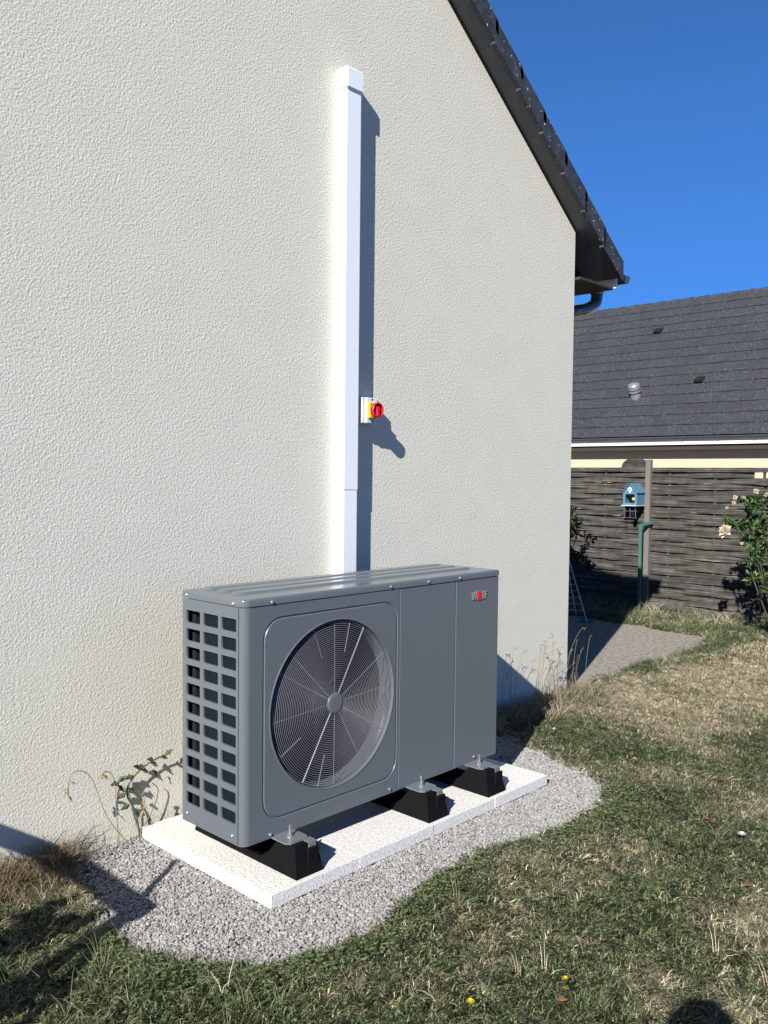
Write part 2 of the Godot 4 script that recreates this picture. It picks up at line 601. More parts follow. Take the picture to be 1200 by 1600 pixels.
func build_gravel() -> void:
	rng.seed = 101
	var base := []
	var g := (1.0 + sqrt(5.0)) / 2.0
	for s in [-1.0, 1.0]:
		for t in [-g, g]:
			base.append(Vector3(0, s, t)); base.append(Vector3(s, t, 0)); base.append(Vector3(t, 0, s))
	var root := Node3D.new()
	root.name = "gravel"
	add_child(root)
	root.set_meta("kind", "stuff")
	tag(root, "pale grey crushed stone around the white slabs by the house", "gravel")
	for kind in 3:
		var pts := []
		for p in base:
			pts.append((p as Vector3).normalized() * rng.randf_range(0.72, 1.2))
		var b := Mb.new()
		for i in 12:
			for j in range(i + 1, 12):
				for k in range(j + 1, 12):
					if base[i].distance_to(base[j]) < 2.1 and base[j].distance_to(base[k]) < 2.1 and base[i].distance_to(base[k]) < 2.1:
						if (pts[j] - pts[i]).cross(pts[k] - pts[i]).dot(pts[i] + pts[j] + pts[k]) > 0.0:
							b.ftri(pts[i], pts[j], pts[k])
						else:
							b.ftri(pts[i], pts[k], pts[j])
		var xfs := []
		var cols := []
		var want := 25000
		while xfs.size() < want:
			var q := Vector2(rng.randf_range(-0.62, 2.25), rng.randf_range(0.0, 1.28))
			if q.x > 0.03 and q.x < 1.59 and q.y > 0.08 and q.y < 0.81:
				continue
			var d := edge_distance(bed, q) + fine.get_noise_2d(q.x * 1.7, q.y * 1.7) * 0.07 + fine.get_noise_2d(q.x * 5.0 + 9.0, q.y * 5.0) * 0.035
			if d > 0.0 and rng.randf() > exp(-d / 0.05) * 0.55:
				continue
			var s := rng.randf_range(0.0028, 0.0060) * (1.0 if rng.randf() > 0.06 else 1.35)
			var bs := Basis.from_euler(Vector3(rng.randf() * TAU, rng.randf() * TAU, rng.randf() * TAU)).scaled(Vector3(s * rng.randf_range(0.8, 1.5), s * rng.randf_range(0.7, 1.0), s * rng.randf_range(0.8, 1.3)))
			var y := rng.randf_range(-0.016, -0.002) if d < 0.0 else lawn_height(q.x, q.y) + 0.004
			y += lump.get_noise_2d(q.x * 2.0, q.y * 2.0) * 0.006
			xfs.append(Transform3D(bs, Vector3(q.x, y, q.y)))
			var t := rng.randf_range(0.18, 0.35) * (1.0 if rng.randf() > 0.08 else 0.6)
			cols.append(Color(t, t * rng.randf_range(0.95, 0.99), t * rng.randf_range(0.9, 1.0)))
		many("stone", b.mesh(M.stone), xfs, cols, root)

# a tuft of bent blades about the origin, one metre tall before scaling
func tuft_mesh(blades: int, spread: float, lean: float, width: float, sd: int) -> ArrayMesh:
	rng.seed = sd
	var b := Mb.new()
	for k in blades:
		var a := rng.randf() * TAU
		var out := Vector3(cos(a), 0, sin(a))
		var face := rng.randf() * TAU
		var side := Vector3(cos(face), 0, sin(face))
		var p := Vector3(rng.randf_range(-1, 1), 0, rng.randf_range(-1, 1)) * spread
		var h := rng.randf_range(0.45, 1.0)
		var l := lean * rng.randf_range(0.3, 1.3)
		var w := width * rng.randf_range(0.7, 1.3)
		var m1 := p + Vector3(0, h * 0.55, 0) + out * l * 0.35
		var m2 := p + Vector3(0, h * 0.86, 0) + out * l * 0.8
		var tip := p + Vector3(0, h * (1.0 - l * 0.25), 0) + out * l * 1.5
		var nn := (side.cross(Vector3.UP) * 0.6 + Vector3.UP * 0.5).normalized()
		b.tri(p - side * w, p + side * w, m1 + side * w * 0.9, nn, nn, nn)
		b.tri(p - side * w, m1 + side * w * 0.9, m1 - side * w * 0.9, nn, nn, nn)
		b.tri(m1 - side * w * 0.9, m1 + side * w * 0.9, m2 + side * w * 0.6, nn, nn, nn)
		b.tri(m1 - side * w * 0.9, m2 + side * w * 0.6, m2 - side * w * 0.6, nn, nn, nn)
		b.tri(m2 - side * w * 0.6, m2 + side * w * 0.6, tip, nn, nn, nn)
	return b.mesh(M.grass)

func free_ground(q: Vector2) -> bool:
	if q.y < 0.01 and q.x < 3.14:
		return false
	if q.x > -0.6 and q.x < 2.3 and q.y < 1.35 and edge_distance(bed, q) + fine.get_noise_2d(q.x * 1.7, q.y * 1.7) * 0.07 + fine.get_noise_2d(q.x * 5.0 + 9.0, q.y * 5.0) * 0.035 < 0.005:
		return false
	if q.x > 3.0 and q.x < 6.5 and q.y < 0.2 and edge_distance(path, q) + fine.get_noise_2d(q.x * 1.4, q.y * 1.4) * 0.12 < -0.02:
		return false
	return true

func grass_colour(d: float) -> Color:
	var r := rng.randf()
	if r < d * 0.85:
		return Color(0.68, 0.59, 0.42).lerp(Color(0.36, 0.3, 0.2), rng.randf()) * rng.randf_range(0.7, 1.15)
	return Color(0.07, 0.108, 0.042).lerp(Color(0.19, 0.215, 0.1), rng.randf()) * rng.randf_range(0.7, 1.2)

func build_grass() -> void:
	var root := Node3D.new()
	root.name = "lawn_grass"
	add_child(root)
	root.set_meta("kind", "stuff")
	tag(root, "patchy green and straw-coloured lawn in front of the house", "grass")
	# zones: [x0, x1, z0, z1, tufts per square metre, blade height, blade width, tuft spread]
	var zones := [[-1.1, 3.2, 0.0, 2.5, 11500.0, 0.026, 0.05], [3.2, 5.0, -0.35, 1.9, 6500.0, 0.028, 0.055], [5.0, 7.6, -2.3, 1.6, 3200.0, 0.04, 0.07]]
	for variant in 3:
		var mesh := tuft_mesh(8, 0.46, [0.5, 0.85, 1.2][variant], 0.036, 300 + variant)
		rng.seed = 500 + variant
		var xfs := []
		var cols := []
		for zn in zones:
			var count := int((zn[1] - zn[0]) * (zn[3] - zn[2]) * zn[4] / 3.0)
			for i in count:
				var q := Vector2(rng.randf_range(zn[0], zn[1]), rng.randf_range(zn[2], zn[3]))
				# leave out what lies behind the camera's sides
				if q.x < -1.76 + 0.41 * (3.0 - q.y) - 0.35 or (q.y > 1.3 and q.x < -0.9):
					continue
				if not free_ground(q):
					continue
				var d := dryness(q.x, q.y)
				if rng.randf() < d * 0.5:
					continue
				var h: float = zn[5] * rng.randf_range(0.55, 1.35) * lerpf(1.1, 0.75, d)
				if fine.get_noise_2d(q.x * 0.6 + 40.0, q.y * 0.6) > 0.42:
					h *= 1.3
				var bs := Basis(Vector3.UP, rng.randf() * TAU).scaled(Vector3(h, h, h) * Vector3(1.25, 1.0, 1.25))
				xfs.append(Transform3D(bs, Vector3(q.x, lawn_height(q.x, q.y) - 0.003, q.y)))
				cols.append(grass_colour(d))
		many("grass_tufts", mesh, xfs, cols, root)
	# lying straw and clippings
	var sb := Mb.new()
	rng.seed = 77
	for k in 5:
		var p := Vector3(rng.randf_range(-0.5, 0.5), 0, rng.randf_range(-0.5, 0.5))
		var a := rng.randf() * TAU
		var d := Vector3(cos(a), rng.randf_range(-0.05, 0.2), sin(a))
		var s := Vector3(-sin(a), 0, cos(a)) * 0.018
		var q := p + d * rng.randf_range(0.4, 1.0)
		sb.tri(p - s, p + s, q, Vector3.UP, Vector3.UP, Vector3.UP)
		sb.tri(p - s, q, q - s, Vector3.UP, Vector3.UP, Vector3.UP)
	var sx := []
	var sc := []
	for i in 34000:
		var far := rng.randf() < 0.3
		var q := Vector2(rng.randf_range(3.0, 7.4), rng.randf_range(-1.5, 1.7)) if far else Vector2(rng.randf_range(-0.9, 3.3), rng.randf_range(0.02, 2.4))
		var d := dryness(q.x, q.y)
		if not free_ground(q) or rng.randf() > 0.36 + d:
			continue
		var s := rng.randf_range(0.012, 0.034)
		sx.append(Transform3D(Basis(Vector3.UP, rng.randf() * TAU).scaled(Vector3(s, s, s)), Vector3(q.x, lawn_height(q.x, q.y) + rng.randf_range(0.006, 0.022), q.y)))
		sc.append(Color(0.52, 0.44, 0.3) * rng.randf_range(0.45, 1.1))
	many("straw", sb.mesh(M.grass), sx, sc, root)
	# long single stalks, and taller dry growth along the walls and the fence
	var tall := tuft_mesh(7, 0.16, 0.55, 0.007, 901)
	var tx := []
	var tc := []
	rng.seed = 902
	for i in 2300:
		var q := Vector2.ZERO
		var h := 0.1
		var dry := 0.9
		var pick := rng.randf()
		if pick < 0.22:       # foot of the wall, right of the unit
			q = Vector2(rng.randf_range(1.95, 3.3), absf(rng.randfn(0.02, 0.1)) + 0.01); h = rng.randf_range(0.05, 0.15)
		elif pick < 0.42:     # foot of the wall, left of the gravel
			q = Vector2(rng.randf_range(-0.95, -0.18), absf(rng.randfn(0.02, 0.1)) + 0.01); h = rng.randf_range(0.05, 0.15)
		elif pick < 0.62:     # foot of the fence
			q = Vector2(7.5 - absf(rng.randfn(0.0, 0.22)), rng.randf_range(-2.6, 1.2)); h = rng.randf_range(0.06, 0.17); dry = 0.6
		elif pick < 0.75:     # far edge of the path
			q = Vector2(rng.randf_range(6.2, 7.0), rng.randf_range(-2.4, 0.4)); h = rng.randf_range(0.06, 0.13); dry = 0.15
		elif pick < 0.83:     # near edge of the path
			var t := rng.randf()
			q = Vector2(lerpf(4.2, 6.2, t), lerpf(-0.1, -0.25, t) + rng.randfn(0.03, 0.07)); h = rng.randf_range(0.05, 0.11); dry = 0.1
		elif pick < 0.9:      # rank grass in the lower left corner
			q = Vector2(rng.randf_range(-1.0, -0.25), rng.randf_range(0.3, 1.3)); h = rng.randf_range(0.05, 0.11); dry = 0.2
		else:
			q = Vector2(rng.randf_range(-0.6, 5.0), rng.randf_range(0.2, 2.3)); h = rng.randf_range(0.05, 0.1); dry = 0.2
		if not free_ground(q):
			continue
		tx.append(Transform3D(Basis(Vector3.UP, rng.randf() * TAU).scaled(Vector3(h, h, h) * Vector3(1.3, 1, 1.3)), Vector3(q.x, lawn_height(q.x, q.y), q.y)))
		tc.append(grass_colour(dry) * 0.75 if pick < 0.22 else grass_colour(dry) if pick >= 0.42 else Color(0.22, 0.165, 0.095) * rng.randf_range(0.5, 1.3))
	many("long_stalks", tall, tx, tc, root)
	# low broad-leaved plants in the turf and along the edge of the gravel
	var lb := Mb.new()
	rng.seed = 44
	for k in 7:
		var a := TAU * k / 7.0 + rng.randf_range(-0.3, 0.3)
		var o := Vector3(cos(a), 0, sin(a))
		var s := Vector3(-sin(a), 0, cos(a)) * 0.2
		var r := rng.randf_range(0.7, 1.0)
		var up := rng.randf_range(0.1, 0.5)
		var p0 := o * 0.1
		var p1 := o * r * 0.5 + Vector3(0, up, 0)
		var p2 := o * r + Vector3(0, up * 0.9, 0)
		var nn := Vector3(o.x * -0.3, 1, o.z * -0.3).normalized()
		lb.tri(p0, p1 + s, p1 - s, nn, nn, nn)
		lb.tri(p1 - s, p1 + s, p2, nn, nn, nn)
	var bx := []
	var bc := []
	for i in 8500:
		var q := Vector2.ZERO
		if rng.randf() < 0.3:
			var e := rng.randi_range(3, 14)
			q = bed[e].lerp(bed[e + 1], rng.randf())
			var away := (q - Vector2(0.8, 0.4)).normalized()
			q += away * absf(rng.randfn(0.02, 0.1))
		else:
			q = Vector2(rng.randf_range(-0.9, 4.0), rng.randf_range(0.15, 2.35))
		if not free_ground(q) or (q.y < 0.25 and rng.randf() < 0.7):
			continue
		if rng.randf() < dryness(q.x, q.y) * 0.8:
			continue
		var s := rng.randf_range(0.005, 0.013)
		bx.append(Transform3D(Basis(Vector3.UP, rng.randf() * TAU).scaled(Vector3(s, s * 1.4, s)), Vector3(q.x, lawn_height(q.x, q.y) + rng.randf_range(0.008, 0.03), q.y)))
		bc.append(Color(0.065, 0.105, 0.042).lerp(Color(0.18, 0.21, 0.095), rng.randf()))
	many("low_leaves", lb.mesh(M.leaf), bx, bc, root)

# ---------------------------------------------------------------- the house
func build_house() -> void:
	var h := thing("house", "cream roughcast house whose gable wall stands behind the grey outdoor unit", "house", Vector3(-1.7, 0, 0))
	var b := Mb.new()
	var top := func(x: float) -> float: return 3.87 - 0.72 * (absf(x + 1.7) - 3.74) - 0.1
	var poly := PackedVector2Array([Vector2(-6.54, -0.25), Vector2(3.136, -0.25), Vector2(3.136, top.call(3.136)), Vector2(-1.7, top.call(-1.7)), Vector2(-6.54, top.call(-6.54))])
	b.prism(poly, 8.0, Transform3D(Basis(), Vector3(0, 0, -8.0)))
	obj("wall", b, M.render, h)
	# roof slopes
	for s in [1.0, -1.0]:
		b = Mb.new()
		var e := Vector2(-1.7 + s * 5.2, top.call(-1.7 + 5.2) + 0.02)
		var r := Vector2(-1.7, top.call(-1.7) + 0.02)
		var p := PackedVector2Array([r, e, e + Vector2(0, 0.09), r + Vector2(0, 0.09)])
		b.prism(p, 8.3, Transform3D(Basis(), Vector3(0, 0, -8.2)))
		var roof := obj("roof", b, M.gutter, h)
		for k in 22:
			var t0 := k / 22.0
			var t1 := (k + 1.12) / 22.0
			b = Mb.new()
			var a := r.lerp(e, t0)
			var c := r.lerp(e, minf(t1, 1.01))
			var lift := 0.115
			b.prism(PackedVector2Array([a + Vector2(0, lift - 0.13), c + Vector2(0, lift - 0.115), c + Vector2(0, lift + 0.015), a + Vector2(0, lift)]), 0.03, Transform3D(Basis(), Vector3(0, 0, 0.101)))
			obj("verge_tile", b, M["tile%d" % (k % 3)], roof)
	# eave board, gutter and the bend of the downpipe behind the corner
	b = Mb.new()
	b.box(Vector3(3.35, 2.69, -4.06), Vector3(0.42, 0.02, 8.2), Basis(), 0.003)
	obj("soffit", b, M.soffit, h)
	b = Mb.new()
	b.box(Vector3(3.57, 2.745, -4.05), Vector3(0.02, 0.11, 8.22), Basis(), 0.003)
	obj("fascia", b, M.white, h)
	b = Mb.new()
	var rows := []
	for z in [0.09, -8.2]:
		var loop := PackedVector3Array()
		for j in 13:
			var a := PI + PI * j / 12.0
			loop.append(Vector3(3.64 + cos(a) * 0.058, 2.785 + sin(a) * 0.058, z))
		for j in 13:
			var a := TAU - PI * j / 12.0
			loop.append(Vector3(3.64 + cos(a) * 0.054, 2.785 + sin(a) * 0.054, z))
		rows.append(loop)
	b.skin(rows, true, 1)
	var cap_loop := PackedVector3Array()
	for j in 13:
		var a := PI + PI * j / 12.0
		cap_loop.append(Vector3(3.64 + cos(a) * 0.056, 2.785 + sin(a) * 0.056, 0.088))
	b.cap(cap_loop, Vector3(0, 0, 1))
	obj("gutter", b, M.zinc_pipe, h)
	b = Mb.new()
	b.tube(smooth_path([Vector3(3.64, 2.75, -0.13), Vector3(3.642, 2.68, -0.13), Vector3(3.61, 2.615, -0.13), Vector3(3.5, 2.565, -0.13), Vector3(3.36, 2.53, -0.13), Vector3(3.235, 2.49, -0.13), Vector3(3.195, 2.41, -0.13), Vector3(3.192, 2.2, -0.13), Vector3(3.192, 0.02, -0.13)], 5), 0.04, 16)
	var pipe := obj("downpipe", b, M.zinc_pipe, h)
	b = Mb.new()
	b.lathe(Vector3(3.641, 2.685, -0.13), Vector3(0, 1, 0), [[0.041, 0.0], [0.046, 0.004], [0.046, 0.036], [0.041, 0.04]], 20)
	obj("collar", b, M.steel, pipe)
	b = Mb.new()
	b.lathe(Vector3(3.192, 1.9, -0.13), Vector3(0, 1, 0), [[0.041, 0.0], [0.045, 0.003], [0.045, 0.027], [0.041, 0.03]], 20)
	obj("collar", b, M.steel, pipe)

func smooth_path(p: Array, k: int) -> PackedVector3Array:
	var c := Curve3D.new()
	for i in p.size():
		var t: Vector3 = (p[mini(i + 1, p.size() - 1)] - p[maxi(i - 1, 0)]) * 0.18
		c.add_point(p[i], -t, t)
	var out := PackedVector3Array()
	for i in (p.size() - 1) * k + 1:
		out.append(c.samplef(float(i) / k))
	return out

# ---------------------------------------------------------------- the outdoor unit
const X1 := 1.434
const YB := 0.153
const YT := 0.968
const ZR := 0.318
const ZF := 0.68

func ray_rrect(ctr: Vector2, dir: Vector2, c: Vector2, hw: float, hh: float, r: float) -> Vector2:
	var lo := 0.0
	var hi := 4.0
	for k in 40:
		var m := (lo + hi) * 0.5
		var p := ctr + dir * m - c
		var q := Vector2(absf(p.x) - hw + r, absf(p.y) - hh + r)
		var d := Vector2(maxf(q.x, 0), maxf(q.y, 0)).length() + minf(maxf(q.x, q.y), 0.0) - r
		if d < 0.0:
			lo = m
		else:
			hi = m
	return ctr + dir * lo

func screw(at: Vector3, axis: Vector3, parent: Node) -> void:
	var b := Mb.new()
	b.lathe(at, axis, [[0.0075, 0.0], [0.0075, 0.001], [0.0055, 0.0014], [0.0055, 0.004], [0.004, 0.0055], [0.0, 0.0058]], 10)
	obj("screw", b, M.zinc, parent)

func build_unit() -> void:
	var u := thing("heat_pump", "grey outdoor heat pump unit with round fan grille standing on three rubber feet", "heat pump", Vector3(X1 * 0.5, YB, 0.5))
	var b := Mb.new()
	var fc := Vector2(0.427, 0.571)
	# --- fan panel: wraps the left front corner, flat face with raised square and round opening
	var r := 0.028
	var angles := []
	var rx0 := r
	var rx1 := 0.7715
	for k in 176:
		angles.append(TAU * k / 176.0)
	for q in [Vector2(rx0, YB), Vector2(rx1, YB), Vector2(rx1, YT), Vector2(rx0, YT)]:
		angles.append(fposmod((q - fc).angle(), TAU))
	angles.sort()
	var sq_c := Vector2(0.4215, 0.5685)
	var loops := []
	var defs := [["rect"], ["sq", 0.0, ZF], ["sq", 0.003, ZF - 0.0045], ["sq", 0.0055, ZF - 0.0045], ["sq", 0.0095, ZF + 0.0005], ["c", 0.3175, ZF + 0.0005], ["c", 0.316, ZF + 0.002], ["c", 0.313, ZF + 0.0022], ["c", 0.3105, ZF + 0.0005], ["c", 0.3095, ZF - 0.006], ["c", 0.309, ZF - 0.016]]
	for d in defs:
		var loop := PackedVector3Array()
		for a in angles:
			var dir := Vector2(cos(a), sin(a))
			var p := Vector2.ZERO
			var z := ZF
			if d[0] == "rect":
				p = ray_rrect(fc, dir, Vector2((rx0 + rx1) * 0.5, (YB + YT) * 0.5), (rx1 - rx0) * 0.5, (YT - YB) * 0.5, 0.0)
			elif d[0] == "sq":
				p = ray_rrect(fc, dir, sq_c, 0.3395 - d[1], 0.3565 - d[1], 0.082 - d[1])
				z = d[2]
			else:
				p = fc + dir * d[1]
				z = d[2]
			loop.append(Vector3(p.x, p.y, z))
		loops.append(loop)
	b.skin(loops, true, 1)
	var wrap := []
	for y in [YB, YT]:
		var line := PackedVector3Array([Vector3(0.0, y, 0.6565)])
		for k in 9:
			var a := PI - PI * 0.5 * k / 8.0
			line.append(Vector3(r + cos(a) * r, y, ZF - r + sin(a) * r))
		wrap.append(line)
	b.skin(wrap, false, 1)
	# folded edges behind the seams
	b.quad(Vector3(rx1, YB, ZF), Vector3(rx1, YB, ZF - 0.02), Vector3(rx1, YT, ZF - 0.02), Vector3(rx1, YT, ZF))
	b.quad(Vector3(r, YB, ZF), Vector3(r, YB, ZF - 0.03), Vector3(rx1, YB, ZF - 0.03), Vector3(rx1, YB, ZF))
	obj("fan_panel", b, M.coat, u)
	# --- the two plain front panels
	for seg in [[0.7745, 1.1255, "middle_panel"], [1.1285, X1, "service_panel"]]:
		b = Mb.new()
		b.box(Vector3((seg[0] + seg[1]) * 0.5, (YB + YT) * 0.5, ZF - 0.011), Vector3(seg[1] - seg[0], YT - YB, 0.022), Basis(), 0.0028)
		obj(seg[2], b, M.coat, u)
	b = Mb.new()
	b.box(Vector3(X1 - 0.008, (YB + YT) * 0.5, (ZR + ZF - 0.024) * 0.5), Vector3(0.016, YT - YB, ZF - 0.024 - ZR), Basis(), 0.003)
	obj("end_panel", b, M.coat, u)
	b = Mb.new()
	b.box(Vector3(1.1, (YB + YT) * 0.5, ZR + 0.006), Vector3(0.62, YT - YB - 0.004, 0.012), Basis(), 0.002)
	obj("rear_panel", b, M.coat, u)
	b = Mb.new()
	b.box(Vector3(X1 * 0.5, YB + 0.008, (ZR + ZF) * 0.5 - 0.002), Vector3(X1 - 0.03, 0.03, ZF - ZR - 0.04), Basis(), 0.003)
	b.box(Vector3(0.79, (YB + YT) * 0.5, 0.49), Vector3(0.006, YT - YB - 0.04, 0.3))
	obj("base_tray", b, M.black, u)
	# --- left side: air-inlet grille of 3 by 11 rounded openings
	b = Mb.new()
	var zs := [ZR + 0.002, 0.4375, 0.5450, 0.6545]
	var zc := [[0.342, 0.429], [0.446, 0.537], [0.553, 0.640]]
	var y0 := 0.927 - 0.0661 * 11.0 + 0.0103
	var ys := [YB]
	for k in 10:
		ys.append(y0 + 0.0661 * (k + 1))
	ys.append(YT)
	for i in 3:
		for k in 11:
			var ya := 0.927 - 0.0661 * (10 - k) - 0.0455
			var yb := ya + 0.0455
			var cell := [Vector2(zs[i], ys[k]), Vector2(zs[i + 1], ys[k + 1])]
			var mid := Vector2((zc[i][0] + zc[i][1]) * 0.5, (ya + yb) * 0.5)
			var hole := rrect(mid.x, mid.y, (zc[i][1] - zc[i][0]) * 0.5, 0.02275, 0.006, 4)
			var outer := PackedVector3Array()
			var l0 := PackedVector3Array()
			var l1 := PackedVector3Array()
			var l2 := PackedVector3Array()
			for j in hole.size():
				var q := hole[j]
				var quarter := j / 5
				var first := j % 5
				# corner samples of the opening pull to the corner of the cell
				var o := Vector2(cell[1].x if quarter == 0 or quarter == 3 else cell[0].x, cell[1].y if quarter < 2 else cell[0].y)
				if first == 0:
					o = Vector2(o.x, q.y) if quarter % 2 == 0 else Vector2(q.x, o.y)
				elif first == 4:
					o = Vector2(q.x, o.y) if quarter % 2 == 0 else Vector2(o.x, q.y)
				outer.append(Vector3(0.0, o.y, o.x))
				l0.append(Vector3(0.0, q.y, q.x))
				var q1 := mid + (q - mid) * 0.97
				l1.append(Vector3(0.0025, q1.y, q1.x))
				l2.append(Vector3(0.009, q1.y, q1.x))
			b.skin([outer, l0], true, 0, true)
			b.skin([l0, l1, l2], true, 1, true)
	obj("inlet_grille", b, M.coat, u)
	# dark coil behind it: closely set fins and the copper-bend post
	b = Mb.new()
	var z := 0.434
	while z < 0.648:
		b.box(Vector3(0.026, (YB + YT) * 0.5, z), Vector3(0.03, YT - YB - 0.06, 0.0012))
		z += 0.0042
	obj("coil_fins", b, M.fin, u).set_meta("kind", "stuff")
	b = Mb.new()
	b.box(Vector3(0.062, (YB + YT) * 0.5, 0.49), Vector3(0.006, YT - YB - 0.03, 0.32))
	b.box(Vector3(0.03, (YB + YT) * 0.5, ZR + 0.008), Vector3(0.052, YT - YB - 0.01, 0.012))
	b.box(Vector3(0.4, (YB + YT) * 0.5, ZR + 0.03), Vector3(0.74, YT - YB - 0.02, 0.02))
	obj("coil_core", b, M.fin_deep, u)
	for k in 26:
		b = Mb.new()
		var y := 0.2 + k * 0.029
		b.tube(PackedVector3Array([Vector3(0.018, y, 0.43), Vector3(0.018, y, 0.646)]), 0.004, 6)
		obj("coil_tube", b, M.fin, u)
	b = Mb.new()
	b.box(Vector3(0.03, (YB + YT) * 0.5, 0.421), Vector3(0.02, YT - YB - 0.04, 0.01), Basis(), 0.002)
	obj("coil_post", b, M.coat, u)
	# --- lid with raised ribs
	b = Mb.new()
	loops = []
	for lv in [[0.9705, 0.0], [0.9885, 0.0], [0.9915, 0.0008], [0.9945, 0.003], [0.9965, 0.006], [0.9972, 0.010]]:
		var loop := PackedVector3Array()
		var e: float = lv[1]
		for q in lid_outline(e):
			loop.append(Vector3(q.x, lv[0], q.y))
		loops.append(loop)
	b.skin(loops, true, 2)
	b.cap(loops[-1], Vector3.UP)
	b.cap(loops[0], Vector3.DOWN)
	var lid := obj("lid", b, M.coat_lid, u)
	for zc2 in [0.372, 0.458, 0.544]:
		b = Mb.new()
		loops = []
		for lv in [[0.9968, 0.0], [0.9995, 0.003], [1.0025, 0.007], [1.0045, 0.011], [1.005, 0.015]]:
			var loop := PackedVector3Array()
			for q in rrect(X1 * 0.5, zc2, X1 * 0.5 - 0.055 - lv[1], 0.031 - lv[1], 0.0305 - lv[1], 6):
				loop.append(Vector3(q.x, lv[0], q.y))
			loops.append(loop)
		b.skin(loops, true, 2, true)
		b.cap(loops[-1], Vector3.UP)
		obj("rib", b, M.coat_lid, lid)
	# --- fan shroud, fan, guard
	b = Mb.new()
	b.lathe(Vector3(fc.x, fc.y, 0), Vector3(0, 0, 1), [[0.309, ZF - 0.016], [0.303, ZF - 0.03], [0.301, 0.625], [0.303, 0.612], [0.32, 0.605]], 64)
	obj("fan_shroud", b, M.coat, u)
	b = Mb.new()
	b.lathe(Vector3(fc.x, fc.y, 0), Vector3(0, 0, 1), [[0.0, 0.625], [0.05, 0.622], [0.062, 0.61], [0.064, 0.53], [0.0, 0.53]], 28)
	var fan := obj("fan", b, M.black, u)
	for k in 3:
		b = Mb.new()
		var rows := []
		for i in 9:
			var t := i / 8.0
			var rad := 0.06 + 0.232 * t
			var line := PackedVector3Array()
			for j in 9:
				var s := j / 8.0 - 0.5
				var wide := lerpf(0.8, 1.15, t) * (1.0 if t < 0.85 else 1.0 - (t - 0.85) * 1.4)
				var a := TAU * k / 3.0 + 0.6 + s * wide + t * 0.35
				line.append(Vector3(fc.x + cos(a) * rad, fc.y + sin(a) * rad, 0.575 + s * lerpf(0.085, 0.06, t) - (s * s) * 0.04))
			rows.append(line)
		b.skin(rows, false, 2)
		var back := []
		for line in rows:
			var l2 := PackedVector3Array()
			for q in line:
				l2.append(q - Vector3(0, 0, 0.004))
			back.append(l2)
		b.skin(back, false, 2, true)
		obj("fan_blade", b, M.blade, fan)
	var gz := ZF - 0.007
	b = Mb.new()
	b.lathe(Vector3(fc.x, fc.y, gz), Vector3(0, 0, 1), [[0.037, -0.002], [0.04, 0.002], [0.038, 0.006], [0.03, 0.008], [0.0, 0.0085]], 36)
	var guard := obj("fan_guard", b, M.coat, u)
	for k in 34:
		b = Mb.new()
		var rad := 0.045 + (0.3035 - 0.045) * k / 33.0
		var loop := PackedVector3Array()
		var dome := 0.006 * (1.0 - pow(rad / 0.31, 2.0)) - 0.002
		var rows := []
		for j in 5:
			var a := TAU * j / 4.0
			rows.append([rad + cos(a) * 0.00095, dome + sin(a) * 0.00095])
		b.lathe(Vector3(fc.x, fc.y, gz), Vector3(0, 0, 1), rows, 72, 2)
		obj("guard_ring", b, M.wire, guard)
	for s in [[90, 0.04, 1], [60, 0.04, 2], [30, 0.04, 0], [4, 0.04, 1], [330, 0.04, 1], [300, 0.04, 0], [270, 0.04, 1], [240, 0.04, 2], [210, 0.19, 1], [184, 0.04, 1], [150, 0.04, 1], [135, 0.04, 0], [110, 0.19, 0], [75, 0.19, 1], [255, 0.19, 1], [318, 0.19, 0]]:
		b = Mb.new()
		var a := deg_to_rad(s[0])
		var d := Vector3(cos(a), sin(a), 0)
		var c := Vector3(fc.x, fc.y, gz - 0.0035)
		var w: float = [0.0011, 0.0016, 0.0028][s[2]]
		b.tube(PackedVector3Array([c + d * s[1] + Vector3(0, 0, 0.003), c + d * 0.305]), w, 6)
		obj("guard_spoke", b, M.wire, guard)
	# --- screws
	for q in [[0.119, 0.979], [0.716, 0.981], [0.942, 0.982], [1.148, 0.981], [0.118, 0.167], [0.723, 0.171], [0.911, 0.174], [1.266, 0.177]]:
		screw(Vector3(q[0], q[1], ZF + (0.0028 if q[1] > 0.9 else 0.0005)), Vector3(0, 0, 1), u)
	for q in [[0.981, 0.351], [0.979, 0.627], [0.185, 0.352], [0.18, 0.622]]:
		screw(Vector3(-0.0025 if q[0] > 0.9 else 0.0, q[0], q[1]), Vector3(-1, 0, 0), u)
	# --- badge: chrome letters with a red middle
	var badge := Mb.new()
	badge.prism(rrect(1.2885, 0.8935, 0.0125, 0.019, 0.004, 4), 0.004, Transform3D(Basis(), Vector3(0, 0, ZF + 0.0005)))
	var bo := obj("badge", badge, M.red, u)
	b = Mb.new()
	b.prism(rrect(1.2885, 0.8935, 0.0148, 0.0212, 0.005, 4), 0.002, Transform3D(Basis(), Vector3(0, 0, ZF + 0.0002)))
	obj("badge_rim", b, M.chrome, bo)
	for lt in [["W", 1.2530, 0.034], ["O", 1.2885, 0.022], ["L", 1.3165, 0.034], ["F", 1.3355, 0.034]]:
		var tm := TextMesh.new()
		tm.text = lt[0]
		var font := SystemFont.new()
		font.font_names = PackedStringArray(["Droid Sans"])
		font.font_weight = 700
		tm.font = font
		tm.font_size = 32
		tm.pixel_size = lt[2] / 23.0
		tm.depth = 0.004
		tm.material = M.chrome if lt[0] != "O" else M.red
		put("badge_letter", tm, Transform3D(Basis().scaled(Vector3(0.85, 1, 1)), Vector3(lt[1], 0.8935, ZF + (0.0025 if lt[0] != "O" else 0.0045))), bo)
